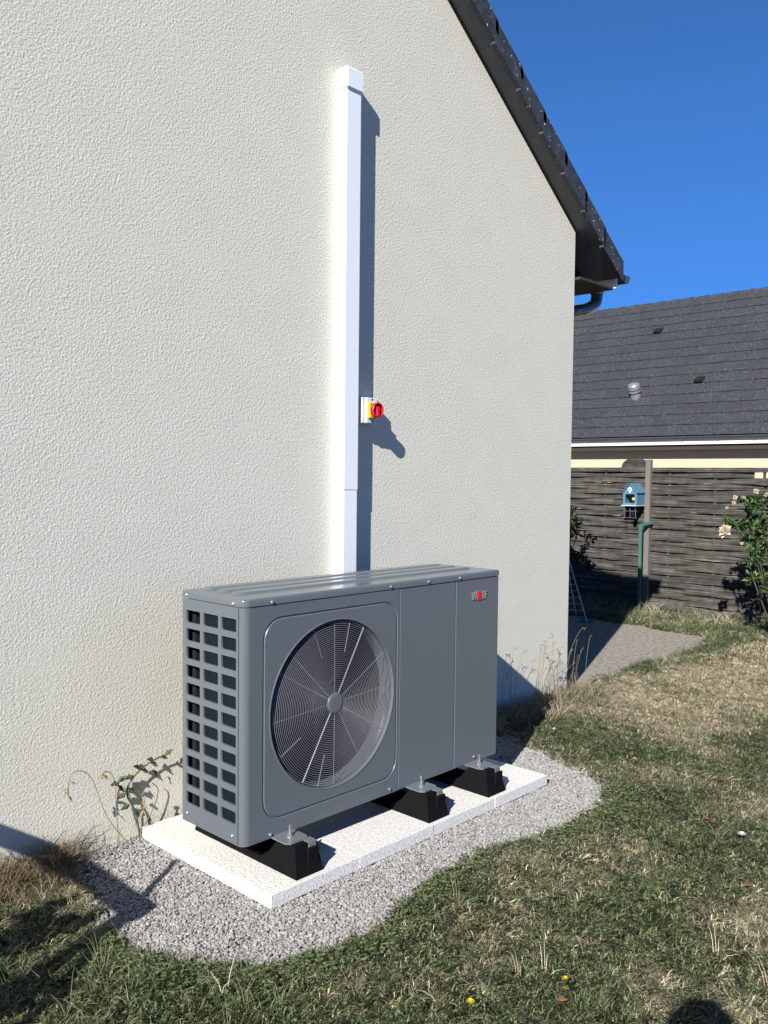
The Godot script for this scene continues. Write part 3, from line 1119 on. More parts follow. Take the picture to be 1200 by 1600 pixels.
	# --- mounting feet of the unit, on the rubber blocks
	for fx in [0.172, 0.868, 1.253]:
		b = Mb.new()
		b.prism(PackedVector2Array([Vector2(fx - 0.046, 0.66), Vector2(fx + 0.046, 0.66), Vector2(fx + 0.05, 0.69), Vector2(fx + 0.05, 0.755), Vector2(fx + 0.036, 0.772), Vector2(fx - 0.036, 0.772), Vector2(fx - 0.05, 0.755), Vector2(fx - 0.05, 0.69)]), 0.005, Transform3D(Basis(Vector3(1, 0, 0), Vector3(0, 0, 1), Vector3(0, -1, 0)), Vector3(0, 0.1575, 0)))
		var foot := obj("mounting_foot", b, M.plate, u)
		b = Mb.new()
		b.tube(PackedVector3Array([Vector3(fx, 0.145, 0.722), Vector3(fx, 0.1995, 0.722)]), 0.0048, 10)
		b.lathe(Vector3(fx, 0.1575, 0.722), Vector3.UP, [[0.014, 0.0], [0.014, 0.002], [0.006, 0.002]], 18, 0)
		b.lathe(Vector3(fx, 0.1595, 0.722), Vector3.UP, [[0.0095, 0.0], [0.0095, 0.0075], [0.0048, 0.009]], 6, 0)
		obj("bolt", b, M.zinc, foot)

func lid_outline(e: float) -> PackedVector2Array:
	var out := PackedVector2Array()
	var x0 := -0.0025 + e
	var x1 := X1 + 0.0025 - e
	var z0 := ZR - 0.004 + e
	var z1 := ZF + 0.0028 - e
	# clockwise seen from above so that the outside of the skin faces out
	for k in [[x1, z0, 0.008, -90.0], [x0, z0, 0.008, 180.0], [x0, z1, 0.03, 90.0], [x1, z1, 0.008, 0.0]]:
		var rr: float = maxf(k[2] - e, 0.001)
		var cx: float = k[0] - rr if k[0] == x1 else k[0] + rr
		var cz: float = k[1] + rr if k[1] == z0 else k[1] - rr
		for j in 9:
			var a := deg_to_rad(k[3] + 90.0 - 90.0 * j / 8.0)
			out.append(Vector2(cx + cos(a) * rr, cz + sin(a) * rr))
	return out

# ---------------------------------------------------------------- slabs, feet, trunking, switch
func build_slabs() -> void:
	rng.seed = 9
	var xs := [-0.002, 0.404, 0.811, 1.218, 1.621]
	var said := ["white concrete slab under the grille end of the grey unit, nearest the weeds", "white concrete slab under the fan grille, between the first two rubber feet", "white concrete slab carrying the middle rubber foot of the grey unit", "white concrete slab at the far end, jutting past the grey unit"]
	for k in 4:
		var b := Mb.new()
		var w: float = xs[k + 1] - xs[k] - 0.001
		b.box(Vector3((xs[k] + xs[k + 1]) * 0.5, 0.0225 + [0.0, 0.0008, -0.0004, 0.0004][k], 0.4405 + [0.0, 0.0015, -0.001, 0.001][k]), Vector3(w, 0.045, 0.789), Basis(), 0.0009)
		var o := obj("paving_slab", b, M.slab)
		tag(o, said[k], "slab", "white slabs under the outdoor unit")

func build_feet() -> void:
	var said := ["black rubber support block under the fan end of the grey unit, nearest the camera", "black rubber support block in the middle, below the seam beside the fan panel", "black rubber support block under the far end, below the badge"]
	for k in 3:
		var fx: float = [0.186, 0.872, 1.262][k]
		var o := thing("rubber_foot", said[k], "support block", Vector3(fx, 0.045, 0.515), "rubber blocks under the outdoor unit")
		var b := Mb.new()
		# side outline along z, wider at the bottom
		var prof := [[0.8145, 0.0], [0.811, 0.012], [0.788, 0.104], [0.70, 0.106], [0.655, 0.05], [0.63, 0.036], [0.40, 0.036], [0.375, 0.05], [0.33, 0.106], [0.242, 0.104], [0.219, 0.012], [0.2155, 0.0]]
		var rows := []
		for s in [-1.0, 1.0]:
			var line := PackedVector3Array()
			for q in prof:
				line.append(Vector3(fx + s * lerpf(0.0625, 0.047, q[1] / 0.106), 0.046 + q[1], q[0]))
			rows.append(line)
		b.skin(rows, false, 0)
		for i in prof.size():
			pass
		for s in [0, 1]:
			var p2 := PackedVector2Array()
			for q in prof:
				p2.append(Vector2(q[0], q[1]))
			var idx := Geometry2D.triangulate_polygon(p2)
			for t in range(0, idx.size(), 3):
				var a: Vector3 = rows[s][idx[t]]
				var c: Vector3 = rows[s][idx[t + 1]]
				var d: Vector3 = rows[s][idx[t + 2]]
				if (c - a).cross(d - a).x * (1.0 if s == 1 else -1.0) > 0.0:
					b.ftri(a, c, d)
				else:
					b.ftri(a, d, c)
		# small lugs along the lower edges
		for zz in [0.32, 0.44, 0.56, 0.72]:
			for s in [-1.0, 1.0]:
				b.box(Vector3(fx + s * 0.0625, 0.0545, zz), Vector3(0.007, 0.015, 0.05), Basis(), 0.002)
		obj("block", b, M.rubber, o)
		# rail plates with a lip folded over the end
		for s in [0, 1]:
			var zp: float = [0.745, 0.285][s]
			var dz: float = [1.0, -1.0][s]
			b = Mb.new()
			b.box(Vector3(fx + 0.022, 0.1525, zp + dz * 0.034), Vector3(0.036, 0.004, 0.034), Basis(), 0.001)
			b.box(Vector3(fx + 0.022, 0.143, zp + dz * 0.0525), Vector3(0.034, 0.018, 0.003), Basis(), 0.001)
			b.box(Vector3(fx + 0.008, 0.128, zp + dz * 0.0535), Vector3(0.006, 0.024, 0.003), Basis(), 0.001)
			b.box(Vector3(fx + 0.036, 0.128, zp + dz * 0.0535), Vector3(0.006, 0.024, 0.003), Basis(), 0.001)
			obj("clip", b, M.plate, o)
			b = Mb.new()
			b.box(Vector3(fx + 0.022, 0.1, zp + dz * 0.0575), Vector3(0.05, 0.07, 0.012), Basis(), 0.002)
			obj("clip_socket", b, M.rubber, o)

func duct_loop(y: float, x0: float, x1: float, d: float) -> PackedVector3Array:
	var out := PackedVector3Array()
	out.append(Vector3(x0, y, 0.0))
	out.append(Vector3(x0, y, d - 0.006))
	for j in 4:
		var a := PI - PI * 0.5 * (j + 1) / 4.0
		out.append(Vector3(x0 + 0.006 + cos(a) * 0.006, y, d - 0.006 + sin(a) * 0.006))
	for j in 5:
		var a := PI * 0.5 - PI * 0.5 * j / 4.0
		out.append(Vector3(x1 - 0.006 + cos(a) * 0.006, y, d - 0.006 + sin(a) * 0.006))
	out.append(Vector3(x1, y, 0.0))
	return out

func build_duct() -> void:
	var o := thing("pipe_duct", "white plastic pipe duct running up the roughcast wall behind the grey unit", "duct", Vector3(1.09, 0.3, 0.0))
	for s in [[0.3, 1.348, 1.0405, 1.133, 0.0685, "lower_cover"], [1.3495, 3.2, 1.038, 1.1355, 0.0705, "upper_cover"]]:
		var b := Mb.new()
		b.skin([duct_loop(s[0], s[2], s[3], s[4]), duct_loop(s[1], s[2], s[3], s[4])], true, 0)
		b.cap(duct_loop(s[1], s[2], s[3], s[4]), Vector3.UP)
		b.cap(duct_loop(s[0], s[2], s[3], s[4]), Vector3.DOWN)
		var c := obj(s[5], b, M.pvc, o)
		# the base channel shows as a fine line along the side
		b = Mb.new()
		b.box(Vector3(s[2] - 0.0012, (s[0] + s[1]) * 0.5, 0.009), Vector3(0.0024, s[1] - s[0], 0.018))
		b.box(Vector3(s[3] + 0.0012, (s[0] + s[1]) * 0.5, 0.009), Vector3(0.0024, s[1] - s[0], 0.018))
		obj("base_channel", b, M.pvc, c)
	var b := Mb.new()
	b.box(Vector3(1.087, 3.24, 0.04), Vector3(0.112, 0.1, 0.08), Basis(), 0.008)
	obj("end_cap", b, M.pvc, o)

func build_switch() -> void:
	var c := Vector3(1.222, 1.728, 0.0)
	var o := thing("isolator_switch", "small grey isolator box with red rotary knob on yellow plate beside the white duct", "switch", c)
	var b := Mb.new()
	b.box(c + Vector3(0, 0, 0.034), Vector3(0.118, 0.124, 0.068), Basis(), 0.003)
	obj("housing", b, M.pale_grey, o)
	b = Mb.new()
	b.box(c + Vector3(0, 0, 0.076), Vector3(0.074, 0.122, 0.016), Basis(), 0.003)
	b.box(c + Vector3(0, 0, 0.0705), Vector3(0.116, 0.122, 0.004), Basis(), 0.0015)
	var cover := obj("cover", b, M.pale_grey, o)
	for s in [1.0, -1.0]:
		b = Mb.new()
		b.lathe(c + Vector3(0.0, s * 0.052, 0.0838), Vector3(0, 0, 1), [[0.005, 0.0], [0.005, 0.0012], [0.0, 0.0012]], 12, 0)
		obj("screw", b, M.ink, cover)
	b = Mb.new()
	b.box(c + Vector3(0.0, 0, 0.0935), Vector3(0.066, 0.074, 0.019), Basis(), 0.002)
	var plate := obj("yellow_plate", b, M.yellow, o)
	for t in [["0", 0.03], ["1", -0.03]]:
		var tm := TextMesh.new()
		tm.text = t[0]
		tm.font_size = 16
		tm.pixel_size = 0.0008
		tm.depth = 0.0006
		tm.material = M.ink
		put("numeral", tm, Transform3D(Basis(), c + Vector3(-0.024, t[1], 0.1032)), plate)
	b = Mb.new()
	b.lathe(c, Vector3(0, 0, 1), [[0.03, 0.103], [0.03, 0.108], [0.036, 0.112], [0.037, 0.131], [0.0355, 0.134], [0.0325, 0.134], [0.0315, 0.131], [0.0315, 0.109], [0.0, 0.109]], 36)
	var knob := obj("red_knob", b, M.red, o)
	b = Mb.new()
	b.box(c + Vector3(0, -0.006, 0.121), Vector3(0.02, 0.048, 0.026), Basis(Vector3(0, 0, 1), 0.0), 0.003)
	obj("grip", b, M.red, knob)
	o.scale = Vector3(1, 1, 0.87)

# ---------------------------------------------------------------- fence, birdhouse and things by it
const FX := 7.5

func build_fence() -> void:
	rng.seed = 61
	var f := thing("wooden_fence", "dark weathered woven timber fence at the back of the garden", "fence", Vector3(FX, -0.1, -1.0))
	var posts := [-5.3, -3.47, -1.64, 0.19, 2.02]
	var nz := FastNoiseLite.new()
	nz.frequency = 1.4
	nz.seed = 12
	for p in 4:
		var za: float = posts[p] + 0.012
		var zb: float = posts[p + 1] - 0.012
		var sp := (zb - za) / 3.5
		for k in 25:
			var y := -0.085 + k * 0.0645
			var b := Mb.new()
			var rows := []
			var z0 := za + rng.randf_range(0.0, 0.006)
			var z1 := zb - rng.randf_range(0.0, 0.006)
			if p == 2 and k == 24:
				z1 = -0.47
			var tilt := rng.randf_range(-0.012, -0.006)
			var sag := rng.randf_range(-0.007, 0.007)
			for i in 29:
				var t := i / 28.0
				var z := lerpf(z0, z1, t)
				var ph := (z - za) / sp - 0.45
				var bow := cos(PI * ph) * (0.009 if k % 2 == 0 else -0.009)
				var wob := nz.get_noise_2d(z * 2.0, k * 7.3) * 0.009
				var yy := y + sag * (t - 0.5) + wob
				var hh := 0.0345 + nz.get_noise_2d(z * 3.0 + 50.0, k * 3.1) * 0.006
				var x := FX + bow
				rows.append(PackedVector3Array([Vector3(x - 0.004 + tilt, yy - hh, z), Vector3(x + 0.004 + tilt, yy - hh, z), Vector3(x + 0.004 - tilt, yy + hh, z), Vector3(x - 0.004 - tilt, yy + hh, z)]))
			for e in 4:
				var strip := []
				for rr in rows:
					strip.append(PackedVector3Array([rr[e], rr[(e + 1) % 4]]))
				b.skin(strip, false, 2, false)
			b.cap(rows[0], Vector3(0, 0, -1))
			b.cap(rows[-1], Vector3(0, 0, 1))
			obj("slat", b, M["wood%d" % rng.randi_range(0, 4)], f)
		for k in 4:
			var b := Mb.new()
			var z := za + sp * (k + 0.45) - sp * 0.0
			if z > zb - 0.03:
				continue
			b.box(Vector3(FX, 0.71, z), Vector3(0.011, 1.62, 0.028), Basis(), 0.002)
			obj("batten", b, M.wood3, f)
		var b2 := Mb.new()
		for s in [-1.0, 1.0]:
			b2.box(Vector3(FX + s * 0.022, 1.515, (za + zb) * 0.5), Vector3(0.014, 0.05, zb - za), Basis(), 0.003)
		obj("top_rail", b2, M.wood1, f)
	for k in posts.size():
		var b := Mb.new()
		b.box(Vector3(FX - 0.03, 0.7, posts[k]), Vector3(0.06, 1.86, 0.062), Basis(Vector3(1, 0, 0), [0.0, 0.005, 0.004, -0.004, 0.0][k]), 0.004)
		obj("post", b, M.post, f)

func build_birdhouse() -> void:
	var c := Vector3(7.36, 1.105, -1.755)
	var o := thing("birdhouse", "blue wooden birdhouse feeder hung on the fence post", "birdhouse", c)
	var b := Mb.new()
	var w := 0.085
	var d := 0.1
	var h := 0.15
	var t := 0.008
	# back, sides and floor as panels, front as a frame round the opening
	b.box(c + Vector3(d - t, h * 0.5, 0), Vector3(t, h, w * 2 - 0.002), Basis(), 0.001)
	for s in [-1.0, 1.0]:
		b.box(c + Vector3(0, h * 0.5, s * (w - t * 0.5)), Vector3(d * 2 - t * 2.2, h, t), Basis(), 0.001)
		b.box(c + Vector3(-d + t * 0.5, h * 0.5, s * (w - 0.014)), Vector3(t, h, 0.028), Basis(), 0.001)
		b.prism(PackedVector2Array([Vector2(-w + 0.002, 0), Vector2(w - 0.002, 0), Vector2(0, 0.095)]), t, Transform3D(Basis(Vector3(0, 0, 1), Vector3(0, 1, 0), Vector3(-1, 0, 0)), c + Vector3(s * (d - t * 0.6) + t * 0.5, h + 0.0005, 0)))
	b.box(c + Vector3(-d + t * 0.5, 0.016, 0), Vector3(t, 0.03, w * 2 - 0.058), Basis(), 0.001)
	b.box(c + Vector3(-d + t * 0.5, h - 0.01, 0), Vector3(t, 0.019, w * 2 - 0.058), Basis(), 0.001)
	obj("walls", b, M.blue, o)
	b = Mb.new()
	b.box(c + Vector3(-0.01, 0.002, 0), Vector3(d * 2 + 0.05, 0.008, w * 2 + 0.012), Basis(), 0.001)
	obj("floor_board", b, M.pale_grey, o)
	for s in [-1.0, 1.0]:
		b = Mb.new()
		var ang := atan2(0.095, w)
		var bs := Basis(Vector3(1, 0, 0), s * ang)
		b.box(c + Vector3(-0.004, h + 0.049, s * (w * 0.5 + 0.006)), Vector3(d * 2 + 0.03, 0.009, 0.145), bs, 0.001)
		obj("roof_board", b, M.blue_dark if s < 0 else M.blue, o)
	b = Mb.new()
	b.lathe(c + Vector3(-d - 0.001, h + 0.035, 0), Vector3(-1, 0, 0), [[0.012, 0.0], [0.012, 0.005], [0.024, 0.005], [0.024, 0.0]], 20, 0)
	b.box(c + Vector3(-d - 0.003, h + 0.005, 0), Vector3(0.004, 0.02, 0.012))
	obj("ring_ornament", b, M.white, o)
	b = Mb.new()
	b.lathe(c + Vector3(-0.03, 0.075, 0.01), Vector3.UP, [[0.0, -0.02], [0.016, -0.014], [0.02, 0.0], [0.016, 0.014], [0.0, 0.02]], 12, 2)
	obj("fat_ball", b, M.yellow, o)
	# wire rack below
	for s in [-0.06, 0.0, 0.06]:
		b = Mb.new()
		b.tube(PackedVector3Array([c + Vector3(-0.09, 0.0, s), c + Vector3(-0.085, -0.14, s * 1.15)]), 0.0022, 6)
		obj("wire", b, M.steel, o)
	for y in [-0.06, -0.135]:
		b = Mb.new()
		b.tube(PackedVector3Array([c + Vector3(-0.09, y, -0.085), c + Vector3(-0.09, y, 0.085)]), 0.0022, 6)
		obj("wire", b, M.steel, o)
	b = Mb.new()
	b.box(c + Vector3(0.0, -0.045, 0.03), Vector3(0.2, 0.06, 0.03), Basis(Vector3(0, 0, 1), 0.5), 0.003)
	obj("bracket", b, M.black, o)
	# green metal post with an arm to the fence post
	var g := thing("green_post", "slim green metal post with short arm in front of the fence", "post", Vector3(7.3, -0.1, -1.62))
	b = Mb.new()
	b.box(Vector3(7.3, 0.395, -1.635), Vector3(0.034, 0.99, 0.034), Basis(), 0.004)
	obj("upright", b, M.green, g)
	b = Mb.new()
	var a := Vector3(7.29, 0.885, -1.65)
	var e := Vector3(7.46, 0.915, -1.585)
	var fw := (e - a).normalized()
	var sd := fw.cross(Vector3.UP).normalized()
	b.box((a + e) * 0.5, Vector3(0.05, 0.03, (e - a).length()), Basis(sd, sd.cross(-fw).normalized() * -1.0, -fw).orthonormalized(), 0.003)
	obj("arm", b, M.green, g)
	# arched board that looks over the fence
	b = Mb.new()
	var arch := PackedVector2Array([Vector2(-0.17, 0.0), Vector2(0.17, 0.0), Vector2(0.17, 1.5)])
	for j in 13:
		var q := PI * j / 12.0
		arch.append(Vector2(cos(q) * 0.17, 1.52 + sin(q) * 0.115))
	arch.append(Vector2(-0.17, 1.5))
	b.prism(arch, 0.03, Transform3D(Basis(Vector3(0, 0, 1), Vector3(0, 1, 0), Vector3(-1, 0, 0)), Vector3(7.72, 0.025, -1.93)))
	tag(obj("arched_board", b, M.wood2), "dark arched board rising just above the fence beside its post", "board")

func build_airer() -> void:
	var base := Vector3(6.05, fall(6.0) + 0.006, -1.56)
	var o := thing("clothes_airer", "white wire clothes airer standing in shade behind the house corner", "clothes airer", base)
	var r := Vector3(0.69, 0, 0.724)
	var back := Vector3(0.724, 0, -0.69)
	for side in [1.0, -1.0]:
		var foot_r := base + back * (0.0 if side > 0 else 0.5)
		var top_r := base + back * 0.25 + Vector3(0, 0.92, 0) - r * 0.24
		var foot_l := foot_r - r * 1.0
		var top_l := top_r - r * 0.52
		var b := Mb.new()
		b.tube(PackedVector3Array([foot_r, top_r, top_l, foot_l]), 0.0055, 8)
		var fr := obj("frame", b, M.pale_grey, o)
		for k in 13:
			b = Mb.new()
			var t := 0.06 + k * 0.07
			b.tube(PackedVector3Array([foot_r.lerp(top_r, t), foot_l.lerp(top_l, t)]), 0.0022, 6)
			obj("rod", b, M.pale_grey, fr)
	var b := Mb.new()
	b.box(base + Vector3(0, 0.01, 0) + back * 0.04, Vector3(0.06, 0.03, 0.14), Basis(Vector3.UP, 0.8), 0.008)
	obj("foot_cap", b, M.blue_dark, o)

func leaf_into(b: Mb, at: Vector3, dir: Vector3, up: Vector3, len: float, wide: float) -> void:
	var s := dir.cross(up).normalized() * wide
	var n0 := s.cross(dir).normalized()
	var m := at + dir * len * 0.45 - n0 * len * 0.06
	var tip := at + dir * len - n0 * len * 0.18
	var fold := n0 * wide * 0.35
	var na := (n0 + s.normalized() * 0.35).normalized()
	var nb := (n0 - s.normalized() * 0.35).normalized()
	b.tri(at, m + s + fold, m, na, na, na)
	b.tri(m, m + s + fold, tip, na, na, na)
	b.tri(at, m, m - s + fold, nb, nb, nb)
	b.tri(m, tip, m - s + fold, nb, nb, nb)

func rose(at: Vector3, size: float, mat: Material, parent: Node) -> void:
	var b := Mb.new()
	var face := Vector3(-0.8 + rng.randf_range(-0.25, 0.25), 0.55 + rng.randf_range(-0.4, 0.4), 0.2 + rng.randf_range(-0.4, 0.4)).normalized()
	var side := face.cross(Vector3.UP).normalized()
	var turn := Basis(side, face, side.cross(face))
	for ring in 4:
		var cnt: int = [5, 5, 4, 3][ring]
		for k in cnt:
			var a := TAU * k / cnt + ring * 0.6 + rng.randf_range(-0.3, 0.3)
			var o := Vector3(cos(a), 0, sin(a))
			var up: float = [-0.15, 0.4, 1.2, 2.5][ring] + rng.randf_range(-0.2, 0.3)
			var d: Vector3 = (o + Vector3(0, up, 0)).normalized()
			var lift := (Vector3.UP - o * up * 0.8).normalized()
			leaf_into(b, at + turn * (o * size * 0.08), turn * d, turn * lift, size * [0.95, 0.85, 0.75, 0.6][ring] * rng.randf_range(0.8, 1.1), size * 0.34)
	obj("flower", b, mat, parent)

func bush(called: String, label: String, foot: Vector3, blobs: Array, leaves: int, size: float, sd: int, tint: Array) -> Node3D:
	rng.seed = sd
	var o := thing(called, label, "bush", foot)
	var b := Mb.new()
	b.use_col = true
	for q in blobs:
		var c: Vector3 = q[0]
		var r: float = q[1]
		var stem := Mb.new()
		var bend := foot.lerp(c, 0.5) + Vector3(rng.randf_range(-0.06, 0.06), 0.08, rng.randf_range(-0.06, 0.06))
		stem.tube(smooth_path([foot + Vector3(rng.randf_range(-0.04, 0.04), 0, rng.randf_range(-0.04, 0.04)), bend, c], 5), [0.008, 0.0078, 0.0075, 0.0072, 0.007, 0.0065, 0.006, 0.0055, 0.005, 0.0045, 0.003], 6)
		obj("stem", stem, M.stem, o)
		var twigs := int(maxf(3.0, r * 22.0))
		var each := int(leaves * r * r / (twigs * 0.06)) / 5 + 2
		var tw := Mb.new()
		for t in twigs:
			var dir := Vector3(rng.randfn(), rng.randfn() * 0.7 + 0.2, rng.randfn()).normalized()
			var tip := c + dir * r * rng.randf_range(0.55, 1.15)
			var pts := smooth_path([c, c.lerp(tip, 0.5) + Vector3(0, r * 0.12, 0), tip], 3)
			tw.tube(pts, 0.0028, 5)
			for k in each:
				var f := rng.randf_range(0.25, 1.0)
				var p := pts[int(f * (pts.size() - 1))] + Vector3(rng.randfn(), rng.randfn(), rng.randfn()) * r * 0.1
				var ld := Vector3(rng.randfn(), rng.randfn() * 0.5 - 0.15, rng.randfn()).normalized()
				var base_c: Color = (tint[0] as Color).lerp(tint[1], rng.randf())
				for lf in 3:
					b.col = base_c * rng.randf_range(0.8, 1.2)
					var d2 := (ld + Vector3(rng.randfn(), rng.randfn(), rng.randfn()) * 0.55).normalized()
					leaf_into(b, p, d2, (Vector3.UP + Vector3(rng.randfn(), 0, rng.randfn()) * 0.5).normalized(), size * rng.randf_range(0.7, 1.2), size * 0.3)
		obj("twigs", tw, M.stem_green, o)
	obj("foliage", b, M.leaf, o).set_meta("kind", "stuff")
	return o

func build_plants() -> void:
	var green := [Color(0.028, 0.07, 0.022), Color(0.085, 0.14, 0.04)]
	var rb := bush("rose_bush", "green rose bush with cream flowers in front of the fence", Vector3(6.45, -0.09, 0.2), [[Vector3(6.4, 1.2, 0.0), 0.22], [Vector3(6.45, 0.98, -0.12), 0.19], [Vector3(6.4, 1.0, 0.08), 0.24], [Vector3(6.35, 1.05, 0.3), 0.25], [Vector3(6.4, 0.8, 0.1), 0.25], [Vector3(6.45, 0.62, 0.22), 0.26], [Vector3(6.38, 0.98, -0.2), 0.15], [Vector3(6.45, 1.12, -0.08), 0.2], [Vector3(6.42, 0.7, 0.0), 0.2], [Vector3(6.45, 0.42, 0.15), 0.24], [Vector3(6.4, 0.5, -0.02), 0.16], [Vector3(6.5, 0.75, 0.42), 0.28], [Vector3(6.45, 1.22, 0.5), 0.28], [Vector3(6.42, 0.86, -0.08), 0.15]], 420, 0.052, 31, green)
	for q in [[6.15, 0.945, -0.215, 0.072], [6.3, 1.25, -0.19, 0.026], [6.3, 1.2, -0.2, 0.022], [6.28, 1.25, -0.1, 0.02], [6.3, 1.31, 0.0, 0.03], [6.3, 1.28, 0.1, 0.032], [6.3, 1.15, -0.26, 0.018], [6.26, 0.83, -0.1, 0.018]]:
		rose(Vector3(q[0], q[1], q[2]), q[3], M.petal, rb)
	bush("dark_bush", "dark leafy bush peeping out behind the house corner, before the fence", Vector3(6.7, -0.09, -2.35), [[Vector3(6.68, 1.0, -2.14), 0.2], [Vector3(6.65, 0.78, -2.06), 0.2], [Vector3(6.7, 0.55, -2.16), 0.2], [Vector3(6.75, 0.85, -2.4), 0.3]], 420, 0.05, 33, [Color(0.02, 0.045, 0.015), Color(0.06, 0.09, 0.03)])
	# sapling against the wall, left of the slabs
	rng.seed = 71
	var o := thing("wall_sapling", "small leafy sapling growing at the wall beside the gravel", "weed", Vector3(0.0, 0.0, 0.026))
	var b := Mb.new()
	b.tube(smooth_path([Vector3(0.0, -0.02, 0.026), Vector3(-0.02, 0.1, 0.030), Vector3(-0.06, 0.19, 0.030), Vector3(-0.02, 0.255, 0.033), Vector3(0.05, 0.29, 0.036), Vector3(0.1, 0.3, 0.039)], 4), 0.0032, 6)
	b.tube(smooth_path([Vector3(-0.05, 0.18, 0.030), Vector3(-0.09, 0.22, 0.030), Vector3(-0.1, 0.24, 0.033)], 3), 0.0022, 5)
	b.tube(smooth_path([Vector3(0.0, 0.02, 0.026), Vector3(0.05, 0.08, 0.027), Vector3(0.08, 0.16, 0.027), Vector3(0.05, 0.2, 0.030)], 3), 0.0018, 5)
	obj("stem", b, M.stem_green, o)
	for q in [[0.1, 0.3, 0.09, 60], [0.08, 0.3, 0.085, -20], [0.06, 0.29, 0.08, 130], [0.04, 0.285, 0.08, -40], [0.02, 0.275, 0.075, 150], [0.0, 0.265, 0.07, -30], [0.0, 0.27, 0.07, 120], [-0.03, 0.25, 0.07, 170], [-0.09, 0.235, 0.07, 150], [-0.1, 0.24, 0.07, 60], [-0.1, 0.23, 0.07, -60], [-0.05, 0.2, 0.06, -10], [-0.03, 0.205, 0.065, -40], [-0.06, 0.19, 0.06, 200], [-0.02, 0.15, 0.06, -30], [-0.045, 0.14, 0.06, 190], [-0.03, 0.11, 0.06, -60], [0.05, 0.255, 0.08, -70]]:
		b = Mb.new()
		b.use_col = true
		b.col = Color(0.05, 0.085, 0.035).lerp(Color(0.1, 0.11, 0.05), rng.randf())
		var a := deg_to_rad(q[3])
		leaf_into(b, Vector3(q[0], q[1], 0.012 + q[2] * 0.3), Vector3(cos(a), sin(a) * 0.5 - 0.1, 0.05 + rng.randf() * 0.15).normalized(), Vector3(0, 0.7, 0.7), 0.042, 0.012)
		obj("leaf", b, M.leaf, o)
	# dry stalks beside it
	for s in [[[Vector3(-0.05, -0.02, 0.06), Vector3(-0.16, 0.13, 0.07), Vector3(-0.23, 0.3, 0.08), Vector3(-0.29, 0.345, 0.09), Vector3(-0.325, 0.33, 0.1), Vector3(-0.33, 0.27, 0.1)], "tall dry weed stalk bent over at the top, left of the sapling"], [[Vector3(-0.1, -0.02, 0.05), Vector3(-0.12, 0.14, 0.06), Vector3(-0.13, 0.27, 0.06), Vector3(-0.17, 0.31, 0.07), Vector3(-0.19, 0.3, 0.08)], "thin dry weed stalk with forked tip between bent stalk and sapling"], [[Vector3(-0.02, -0.02, 0.06), Vector3(-0.02, 0.08, 0.07), Vector3(-0.005, 0.19, 0.08)], "short straight brown stump stalk just left of the sapling"]]:
		var w := thing("dry_stalk", s[1], "weed", s[0][0], "dry stalks at the foot of the wall")
		b = Mb.new()
		b.tube(smooth_path(s[0], 4), 0.0017, 5)
		obj("stem", b, M.straw, w)
		for k in 5:
			b = Mb.new()
			var e: Vector3 = s[0][-1]
			leaf_into(b, e.lerp(s[0][-2], k * 0.2), Vector3(rng.randfn(), rng.randf_range(-1.2, 0.4), rng.randf()).normalized(), Vector3.UP, 0.03, 0.006)
			obj("leaf", b, M.straw, w)
	# tall dry grass right of the unit: each clump a plant with its seed heads
	var roots := [[2.42, 0.05, 7, "dry grass clump in the unit's shade, nearest the grey unit"], [2.68, 0.06, 11, "tall dry grass clump against the wall, midway to the corner"], [2.9, 0.05, 11, "feathery dry grass clump against the wall, close to the house corner"], [3.1, 0.07, 4, "dry grass clump at the very corner of the house"]]
	for q in roots:
		var w := thing("dry_grass_clump", q[3], "grass", Vector3(q[0], 0, q[1]), "tall dry grass between unit and house corner")
		for k in q[2]:
			b = Mb.new()
			var hgt := rng.randf_range(0.22, 0.46)
			var a := rng.randf() * TAU
			var lean := Vector3(cos(a) * 0.13, 0, absf(sin(a)) * 0.08) * rng.randf_range(0.2, 1.2) * (0.6 if q[0] > 3.0 else 1.0)
			var p0 := Vector3(q[0] + rng.randfn(0, 0.05), -0.01, q[1] + absf(rng.randfn(0, 0.03)))
			var p1 := p0 + Vector3(0, hgt * 0.6, 0) + lean * 0.35
			var p2 := p0 + Vector3(0, hgt, 0) + lean
			var p3 := p2 + lean * 0.4 + Vector3(0, 0.025, 0)
			var line := smooth_path([p0, p1, p2, p3], 4)
			b.tube(line, 0.0009, 5)
			for j in 9:
				var at := line[line.size() - 1 - j / 2]
				leaf_into(b, at, Vector3(rng.randfn() * 0.6 + lean.x * 4.0, rng.randf_range(-0.3, 0.9), rng.randfn() * 0.5).normalized(), Vector3.UP, 0.016, 0.0018)
			obj("stalk", b, M.straw, w)
		for k in 9:
			b = Mb.new()
			var a := rng.randf() * TAU
			leaf_into(b, Vector3(q[0] + rng.randfn(0, 0.04), 0.0, q[1] + absf(rng.randfn(0, 0.03))), Vector3(cos(a) * 0.7, rng.randf_range(0.5, 1.4), absf(sin(a)) * 0.7).normalized(), Vector3.UP, rng.randf_range(0.1, 0.22), 0.0026)
			obj("leaf", b, M.straw, w)
	# flowers in the lawn
	var fl := [[2.14, 0.997, 0.013, 0, "yellow dandelion in the lawn beyond the tip of the gravel"], [0.004, 1.644, 0.013, 0, "yellow dandelion nearest the camera, at the bottom edge"], [0.277, 1.761, 0.01, 0, "tiny yellow flower on a tall stalk near the photographer's shadow"], [2.28, 0.445, 0.014, 1, "white daisy just outside the unit's shadow, largest of the white flowers there"], [2.225, 0.407, 0.009, 0, "tiny yellow flower beside the white daisy at the shadow's edge"], [1.591, 1.733, 0.02, 1, "white flower head in the lawn far right of the gravel"]]
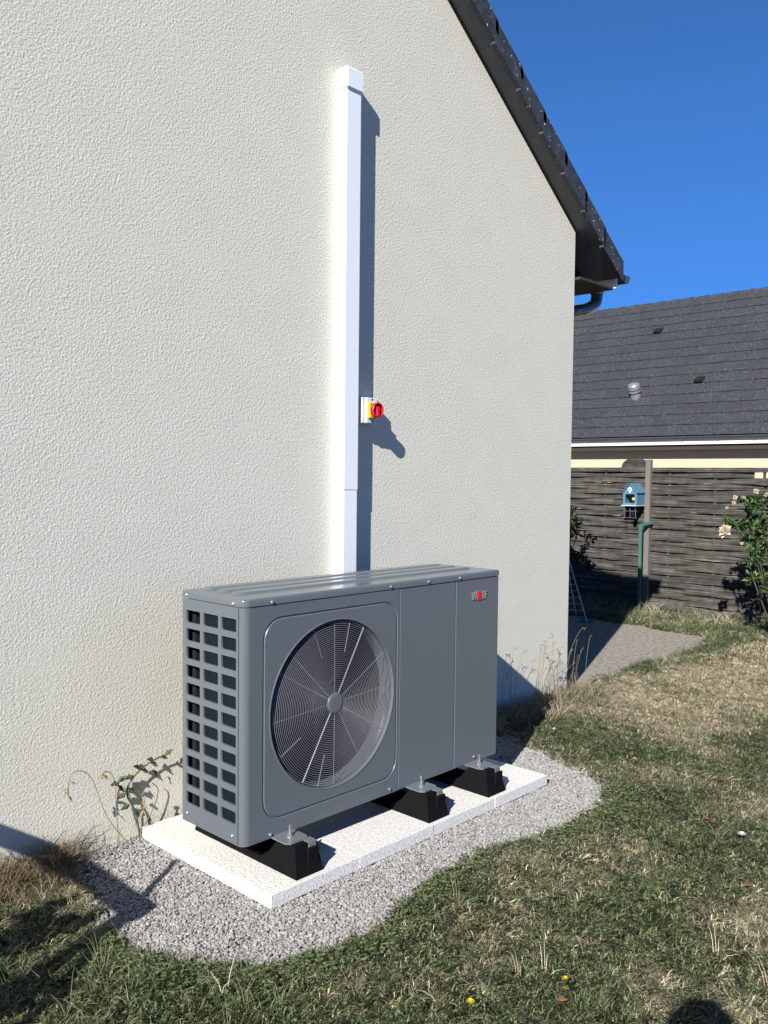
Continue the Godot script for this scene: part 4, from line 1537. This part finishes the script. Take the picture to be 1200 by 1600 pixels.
	for q in fl:
		var y := lawn_height(q[0], q[1])
		var w := thing("dandelion" if q[3] == 0 else "daisy", q[4], "flower", Vector3(q[0], y, q[1]))
		var hgt := 0.05
		b = Mb.new()
		b.tube(PackedVector3Array([Vector3(q[0], y - 0.01, q[1]), Vector3(q[0] + 0.004, y + hgt, q[1] + 0.003)]), 0.0012, 5)
		obj("stem", b, M.stem_green, w)
		b = Mb.new()
		for ring in 2:
			for k in 11:
				var a := TAU * k / 11.0 + ring * 0.3
				var d := Vector3(cos(a), 0.25 + ring * 0.6, sin(a)).normalized()
				leaf_into(b, Vector3(q[0] + 0.004, y + hgt, q[1] + 0.003), d, Vector3.UP, q[2] * (1.0 - ring * 0.35), q[2] * 0.22)
		obj("petals", b, M.petal_yellow if q[3] == 0 else M.petal_white, w)
	for q in [[1.678, 1.551, "reddish dead leaf lying right of the white slabs in mid lawn"], [0.128, 1.16, "reddish dead leaf at the gravel's front edge"], [1.212, 1.894, "reddish dead leaf near the right-hand side of the lawn"], [0.2, 1.787, "reddish dead leaf beside the yellow flowers at the bottom"]]:
		b = Mb.new()
		var y := lawn_height(q[0], q[1]) + 0.03
		leaf_into(b, Vector3(q[0], y, q[1]), Vector3(0.8, 0.1, 0.5).normalized(), Vector3.UP, 0.035, 0.011)
		tag(obj("dead_leaf", b, M.dead_leaf), q[2], "leaf", "dead leaves on the lawn")

# ---------------------------------------------------------------- the neighbour's house
func build_neighbour() -> void:
	rng.seed = 401
	var o := thing("neighbour_house", "cream bungalow with dark tiled roof beyond the fence", "house", Vector3(17.0, 0, -5.0))
	var b := Mb.new()
	b.box(Vector3(21.0, 1.05, -6.0), Vector3(8.0, 2.5, 20.0))
	obj("wall", b, M.cream, o)
	var e0 := Vector3(16.72, 2.36, 0)
	var slope := Vector3(20.75 - 16.72, 6.2 - 2.36, 0)
	var along := slope.normalized()
	var up := Vector3(-along.y, along.x, 0)
	b = Mb.new()
	b.prism(PackedVector2Array([Vector2(16.76, 2.28), Vector2(20.8, 6.12), Vector2(24.84, 2.28)]), 20.6, Transform3D(Basis(), Vector3(0, 0, -16.3)))
	var roof := obj("roof", b, M.gutter, o)
	b = Mb.new()
	b.box(Vector3(16.86, 2.115, -6.0), Vector3(0.3, 0.13, 20.4), Basis(), 0.004)
	obj("soffit", b, M.soffit, o)
	b = Mb.new()
	b.box(Vector3(16.665, 2.225, -6.0), Vector3(0.03, 0.11, 20.5), Basis(), 0.003)
	obj("fascia", b, M.white, o)
	b = Mb.new()
	var rows := []
	for z in [4.3, -16.3]:
		var loop := PackedVector3Array()
		for j in 11:
			var a := PI + PI * j / 10.0
			loop.append(Vector3(16.6 + cos(a) * 0.065, 2.345 + sin(a) * 0.065, z))
		for j in 11:
			var a := TAU - PI * j / 10.0
			loop.append(Vector3(16.6 + cos(a) * 0.06, 2.345 + sin(a) * 0.06, z))
		rows.append(loop)
	b.skin(rows, true, 1)
	var gut := obj("gutter", b, M.gutter, o)
	for k in 20:
		b = Mb.new()
		b.box(Vector3(16.6, 2.345, -14.0 + k * 0.78), Vector3(0.15, 0.012, 0.02))
		b.box(Vector3(16.534, 2.32, -14.0 + k * 0.78), Vector3(0.008, 0.07, 0.02))
		obj("gutter_bracket", b, M.zinc_pipe, gut)
	# tiles: 15 courses, each tile lapping the one below
	var len := slope.length()
	var course := len / 15.0
	var meshes := []
	for k in 3:
		for s in 2:
			var t := Mb.new()
			var w := 0.298
			var x := Basis(along, up, Vector3(0, 0, 1))
			t.prism(PackedVector2Array([Vector2(0.035, -0.012), Vector2(course * 1.06, -0.002), Vector2(course * 1.06, 0.024), Vector2(0.004, 0.026), Vector2(0.0, 0.022)]), w, Transform3D(x, x * Vector3(0, 0, -w * 0.5)))
			meshes.append(t.mesh(M["tile%d" % k]))
	var rest := Mb.new()
	var count := 0
	for c in 15:
		var f := c / 15.0
		var near := lerpf(-3.45, -5.0, f)
		var far := lerpf(-8.7, -11.1, f)
		var z := -16.0 + (0.15 if c % 2 else 0.0)
		while z < 4.2:
			var lift := 0.03 + rng.randf_range(-0.0025, 0.0025)
			var at := e0 + along * (c * course - 0.03) + up * lift + Vector3(0, 0, z)
			var x := Basis(along, up, Vector3(0, 0, 1)) * Basis(Vector3(0, 0, 1), -0.055 + rng.randf_range(-0.006, 0.006)) * Basis(Vector3(0, 1, 0), rng.randf_range(-0.004, 0.004))
			x = x * Basis(along, up, Vector3(0, 0, 1)).inverse()
			if z > far and z < near and count < 300:
				put("roof_tile", meshes[rng.randi_range(0, 5)], Transform3D(x, at), roof)
				count += 1
			else:
				var xx := x * Basis(along, up, Vector3(0, 0, 1))
				rest.box(at + xx * Vector3(course * 0.53, 0.012, 0), Vector3(course * 1.06, 0.022, 0.298), xx)
			z += 0.3
	obj("tile_field", rest, M.tile1, roof).set_meta("kind", "stuff")
	for k in 50:
		b = Mb.new()
		var z := -16.0 + k * 0.4
		rows = []
		for t in [0.0, 1.0]:
			var loop := PackedVector3Array()
			for j in 9:
				var a := PI * j / 8.0
				var rr: float = 0.13 + t * 0.02 + rng.randf() * 0.004
				loop.append(Vector3(20.8 + cos(a) * rr, 6.13 + sin(a) * rr * 0.85, z + t * 0.42))
			rows.append(loop)
		b.skin(rows, false, 1, true)
		b.cap(rows[1], Vector3(0, 0, 1))
		obj("ridge_tile", b, M["tile%d" % (k % 3)], roof)
	# vents on the slope
	for q in [[0.295, -7.25], [0.69, -7.75]]:
		pass
	b = Mb.new()
	var v := e0 + along * (len * 0.265) + up * 0.05 + Vector3(0, 0, -7.2)
	b.lathe(v, Vector3(-0.45, 1, 0), [[0.13, -0.14], [0.13, 0.06], [0.1, 0.065], [0.1, 0.1], [0.15, 0.1], [0.15, 0.14], [0.11, 0.145], [0.11, 0.17], [0.15, 0.17], [0.15, 0.26], [0.13, 0.3], [0.08, 0.32], [0.0, 0.325]], 20, 1)
	obj("vent_pipe", b, M.steel, roof)
	for q in [[0.745, -7.6], [0.345, -5.75]]:
		b = Mb.new()
		var p: Vector3 = e0 + along * (len * q[0]) + up * 0.075 + Vector3(0, 0, q[1])
		b.prism(PackedVector2Array([Vector2(-0.1, 0.0), Vector2(-0.1, 0.05), Vector2(0.12, 0.0), Vector2(0.12, -0.02)]), 0.2, Transform3D(Basis(along, up, Vector3(0, 0, 1)), p - Vector3(0, 0, 0.1)))
		b.box(p - along * 0.105 + up * 0.02, Vector3(0.01, 0.035, 0.17), Basis(along, up, Vector3(0, 0, 1)))
		obj("vent_tile", b, M.black, roof)

# ---------------------------------------------------------------- what throws shade from outside the frame
func build_outside() -> void:
	var o := thing("rail_fence", "low timber rail running out from the wall, left of the gravel", "fence", Vector3(-1.5, 0, 0.5))
	var b := Mb.new()
	b.box(Vector3(-1.5, 0.795, 0.53), Vector3(0.045, 0.06, 1.05), Basis(Vector3(1, 0, 0), 0.012), 0.004)
	obj("rail", b, M.timber, o)
	for z in [0.06, 1.02]:
		b = Mb.new()
		b.box(Vector3(-1.55, 0.36, z), Vector3(0.055, 0.86, 0.055), Basis(), 0.004)
		obj("post", b, M.timber, o)
	b = Mb.new()
	b.tube(PackedVector3Array([Vector3(-1.95, -0.02, 1.68), Vector3(-1.655, 0.43, 1.265), Vector3(-1.36, 0.89, 0.85)]), [0.026, 0.022, 0.012], 10)
	tag(obj("garden_stake", b, M.timber), "slanting wooden stake leaning over the bush left of the gravel", "stake")
	bush("garden_bush", "low leafy bush standing under the slanting stake", Vector3(-1.5, -0.01, 0.95), [[Vector3(-1.42, 0.5, 0.82), 0.24], [Vector3(-1.62, 0.45, 1.02), 0.22], [Vector3(-1.78, 0.36, 1.2), 0.22], [Vector3(-1.6, 0.3, 0.85), 0.26]], 420, 0.06, 35, [Color(0.03, 0.07, 0.02), Color(0.07, 0.12, 0.035)])
	build_person()

func sdf_net(bones: Array, k: float, cell: float, b: Mb) -> void:
	var lo := Vector3.ONE * 1e9
	var hi := -lo
	for q in bones:
		for e in [[q[0], q[2]], [q[1], q[3]]]:
			lo = lo.min(e[0] - Vector3.ONE * (e[1] + 0.03))
			hi = hi.max(e[0] + Vector3.ONE * (e[1] + 0.03))
	var nx := int((hi.x - lo.x) / cell) + 2
	var ny := int((hi.y - lo.y) / cell) + 2
	var nz := int((hi.z - lo.z) / cell) + 2
	var f := PackedFloat32Array()
	f.resize(nx * ny * nz)
	f.fill(1.0)
	for q in bones:
		var pa: Vector3 = q[0]
		var pb: Vector3 = q[1]
		var ra: float = q[2]
		var rb: float = q[3]
		var pad := maxf(ra, rb) + k * 2.0 + cell * 2.0
		var l := ((pa.min(pb) - Vector3.ONE * pad - lo) / cell).floor()
		var h := ((pa.max(pb) + Vector3.ONE * pad - lo) / cell).ceil()
		var ab := pb - pa
		var len2 := maxf(ab.length_squared(), 1e-9)
		for ix in range(maxi(0, int(l.x)), mini(nx, int(h.x) + 1)):
			for iy in range(maxi(0, int(l.y)), mini(ny, int(h.y) + 1)):
				for iz in range(maxi(0, int(l.z)), mini(nz, int(h.z) + 1)):
					var p := lo + Vector3(ix, iy, iz) * cell
					var t := clampf((p - pa).dot(ab) / len2, 0, 1)
					var d := (p - pa - ab * t).length() - lerpf(ra, rb, t)
					var at := (ix * ny + iy) * nz + iz
					var o := f[at]
					var hh := maxf(k - absf(o - d), 0.0) / k
					f[at] = minf(o, d) - hh * hh * k * 0.25
	var vid := {}
	var vs := PackedVector3Array()
	var st := [1, nz, ny * nz]
	for ix in nx - 1:
		for iy in ny - 1:
			for iz in nz - 1:
				var at := (ix * ny + iy) * nz + iz
				var neg := 0
				var s := Vector3.ZERO
				var cnt := 0
				var c := [f[at], f[at + 1], f[at + nz], f[at + nz + 1], f[at + ny * nz], f[at + ny * nz + 1], f[at + ny * nz + nz], f[at + ny * nz + nz + 1]]
				for q in c:
					if q < 0.0:
						neg += 1
				if neg == 0 or neg == 8:
					continue
				for e in [[0, 1], [2, 3], [4, 5], [6, 7], [0, 2], [1, 3], [4, 6], [5, 7], [0, 4], [1, 5], [2, 6], [3, 7]]:
					var a: float = c[e[0]]
					var d: float = c[e[1]]
					if (a < 0.0) != (d < 0.0):
						var t := a / (a - d)
						var p0 := Vector3((e[0] >> 2) & 1, (e[0] >> 1) & 1, e[0] & 1)
						var p1 := Vector3((e[1] >> 2) & 1, (e[1] >> 1) & 1, e[1] & 1)
						s += p0.lerp(p1, t); cnt += 1
				vid[at] = vs.size()
				vs.append(lo + (Vector3(ix, iy, iz) + s / cnt) * cell)
	var faces := []
	var acc := PackedVector3Array()
	acc.resize(vs.size())
	for at in vid:
		for ax in 3:
			var d: int = st[ax]
			if at + d >= f.size() or (f[at] < 0.0) == (f[at + d] < 0.0):
				continue
			var u: int = st[(ax + 1) % 3]
			var w: int = st[(ax + 2) % 3]
			if not (vid.has(at - u) and vid.has(at - w) and vid.has(at - u - w)):
				continue
			var q := [vid[at], vid[at - u], vid[at - u - w], vid[at - w]]
			var nn := (vs[q[2]] - vs[q[0]]).cross(vs[q[3]] - vs[q[1]])
			var dirv: Vector3 = [Vector3(0, 0, 1), Vector3(0, 1, 0), Vector3(1, 0, 0)][ax]
			if nn.dot(dirv) * (1.0 if f[at] < 0.0 else -1.0) < 0.0:
				q.reverse()
				nn = -nn
			faces.append(q)
			for i in q:
				acc[i] += nn
	for q in faces:
		var a: int = q[0]
		var c: int = q[1]
		var d: int = q[2]
		var e: int = q[3]
		b.tri(vs[a], vs[c], vs[d], acc[a].normalized(), acc[c].normalized(), acc[d].normalized())
		b.tri(vs[a], vs[d], vs[e], acc[a].normalized(), acc[d].normalized(), acc[e].normalized())

func build_person() -> void:
	# the photographer, whose shadow falls on the lawn
	var cam := Vector3(-1.764, 1.417, 3.004)
	var fw := Vector3(0.724, 0, -0.69)
	var rt := Vector3(0.69, 0, 0.724)
	var up := Vector3.UP
	var head := cam - fw * 0.19 - rt * 0.1 + up * 0.1
	var o := thing("person", "person in dark clothes standing with arms raised to hold a phone", "person", Vector3(head.x, 0, head.z) - fw * 0.1)
	var hip := Vector3(head.x, 0.88, head.z) - fw * 0.1
	var chest := Vector3(head.x, 1.2, head.z) - fw * 0.08
	var neck := head - up * 0.14 - fw * 0.03
	var cloth := []
	cloth.append([hip, chest, 0.14, 0.15]); cloth.append([chest, chest + up * 0.1, 0.15, 0.1])
	cloth.append([hip - rt * 0.06, hip + rt * 0.06, 0.12, 0.12])
	for s in [-1.0, 1.0]:
		var sh: Vector3 = chest + rt * 0.19 * s + up * 0.12
		var el: Vector3 = chest + rt * 0.24 * s - up * 0.12 + fw * 0.1
		var wr: Vector3 = cam - fw * 0.035 + rt * (0.06 * s) - up * 0.075
		cloth.append([chest + up * 0.1, sh, 0.08, 0.06]); cloth.append([sh, el, 0.056, 0.046]); cloth.append([el, el.lerp(wr, 0.85), 0.044, 0.034])
		var kn: Vector3 = hip + rt * 0.1 * s - up * 0.42 + fw * 0.03
		var an: Vector3 = hip + rt * 0.12 * s - up * 0.8
		cloth.append([hip + rt * 0.08 * s, kn, 0.095, 0.062]); cloth.append([kn, an, 0.06, 0.042])
		cloth.append([an - up * 0.045, an - up * 0.045 + fw * 0.17, 0.042, 0.034])
	var b := Mb.new()
	sdf_net(cloth, 0.05, 0.02, b)
	obj("clothes", b, M.cloth, o)
	b = Mb.new()
	sdf_net([[head + up * 0.02, head + up * 0.025 - fw * 0.015, 0.088, 0.088], [head - up * 0.06 + fw * 0.03, head - up * 0.085 + fw * 0.045, 0.05, 0.036], [head + fw * 0.09 - up * 0.01, head + fw * 0.108 - up * 0.028, 0.009, 0.013], [head + rt * 0.085 - up * 0.01, head + rt * 0.09 + up * 0.02, 0.011, 0.014], [head - rt * 0.085 - up * 0.01, head - rt * 0.09 + up * 0.02, 0.011, 0.014], [head - up * 0.07, neck - up * 0.08, 0.052, 0.056]], 0.02, 0.008, b)
	for s in [-1.0, 1.0]:
		var palm: Vector3 = cam - fw * 0.032 + rt * (0.058 * s) - up * 0.06
		var hand := [[palm - up * 0.03, palm + up * 0.012, 0.019, 0.018], [cam - fw * 0.035 + rt * (0.066 * s) - up * 0.12, palm - up * 0.03, 0.024, 0.019]]
		for k in 4:
			var root: Vector3 = palm + up * (0.02 - k * 0.018) + fw * 0.008
			var mid: Vector3 = root + fw * 0.018 - rt * (0.006 * s) + up * 0.004
			var tip: Vector3 = mid - rt * ([0.02, 0.024, 0.022, 0.016][k] * s)
			hand.append([root, mid, 0.0078, 0.0074]); hand.append([mid, tip, 0.0072, 0.006])
		var th: Vector3 = palm - fw * 0.012 + up * 0.005
		hand.append([palm - fw * 0.008 - up * 0.02, th, 0.011, 0.009]); hand.append([th, th - rt * (0.024 * s) + up * 0.012, 0.009, 0.007])
		sdf_net(hand, 0.008, 0.005, b)
	obj("body", b, M.skin, o)
	b = Mb.new()
	sdf_net([[head + up * 0.05 - fw * 0.02, head + up * 0.03 - fw * 0.035, 0.083, 0.085], [head - fw * 0.05, head - fw * 0.05 - up * 0.05, 0.07, 0.055], [head - rt * 0.06 - up * 0.02, head - rt * 0.07 - up * 0.1, 0.05, 0.045], [head + rt * 0.05 - up * 0.02, head + rt * 0.055 - up * 0.1, 0.045, 0.04]], 0.03, 0.01, b)
	obj("hair", b, M.hair, o)
	b = Mb.new()
	b.box(cam - fw * 0.022 - up * 0.062 , Vector3(0.074, 0.155, 0.009), Basis(rt, up, -fw), 0.003)
	tag(obj("phone", b, M.ink), "dark phone held up in both hands by the person", "phone")

# ---------------------------------------------------------------- scene
func _ready() -> void:
	var cam := Camera3D.new()
	cam.name = "camera"
	add_child(cam)
	cam.position = Vector3(-1.7644, 1.4169, 3.0039)
	var yaw := 0.8096
	var pitch := -0.0419
	var roll := 0.0104
	var fwd := Vector3(sin(yaw) * cos(pitch), sin(pitch), -cos(yaw) * cos(pitch))
	var right := fwd.cross(Vector3.UP).normalized()
	var upv := right.cross(fwd)
	cam.basis = Basis(right * cos(roll) + upv * sin(roll), upv * cos(roll) - right * sin(roll), -fwd)
	cam.fov = rad_to_deg(2.0 * atan(800.0 / 1356.2))
	cam.near = 0.02
	cam.far = 400.0
	cam.current = true

	var we := WorldEnvironment.new()
	we.name = "world"
	var env := Environment.new()
	var sky := Sky.new()
	var sm := ProceduralSkyMaterial.new()
	sm.sky_top_color = L(0.008, 0.02, 0.045)
	sm.sky_horizon_color = L(0.058, 0.225, 0.69)
	sm.sky_curve = 0.35
	sm.ground_bottom_color = L(0.06, 0.06, 0.035)
	sm.ground_horizon_color = L(0.1, 0.1, 0.07)
	sm.sun_angle_max = 3.0
	sky.sky_material = sm
	env.background_mode = Environment.BG_SKY
	env.sky = sky
	env.background_energy_multiplier = 1.0
	env.tonemap_mode = Environment.TONE_MAPPER_LINEAR
	env.tonemap_exposure = 1.8
	env.sdfgi_enabled = true
	env.ssao_enabled = true
	env.ssil_enabled = true
	we.environment = env
	add_child(we)

	var sun := DirectionalLight3D.new()
	sun.name = "sun"
	sun.light_energy = 1.6
	sun.light_color = Color(1.0, 0.98, 0.95)
	sun.light_angular_distance = 0.5
	sun.shadow_enabled = true
	add_child(sun)
	sun.look_at_from_position(Vector3.ZERO, Vector3(2.45, -1.62, -1.0))

	make_materials()
	build_ground()
	build_house()
	build_neighbour()
	build_fence()
	build_slabs()
	build_unit()
	build_feet()
	build_duct()
	build_switch()
	build_birdhouse()
	build_airer()
	build_plants()
	build_outside()
	build_gravel()
	build_grass()
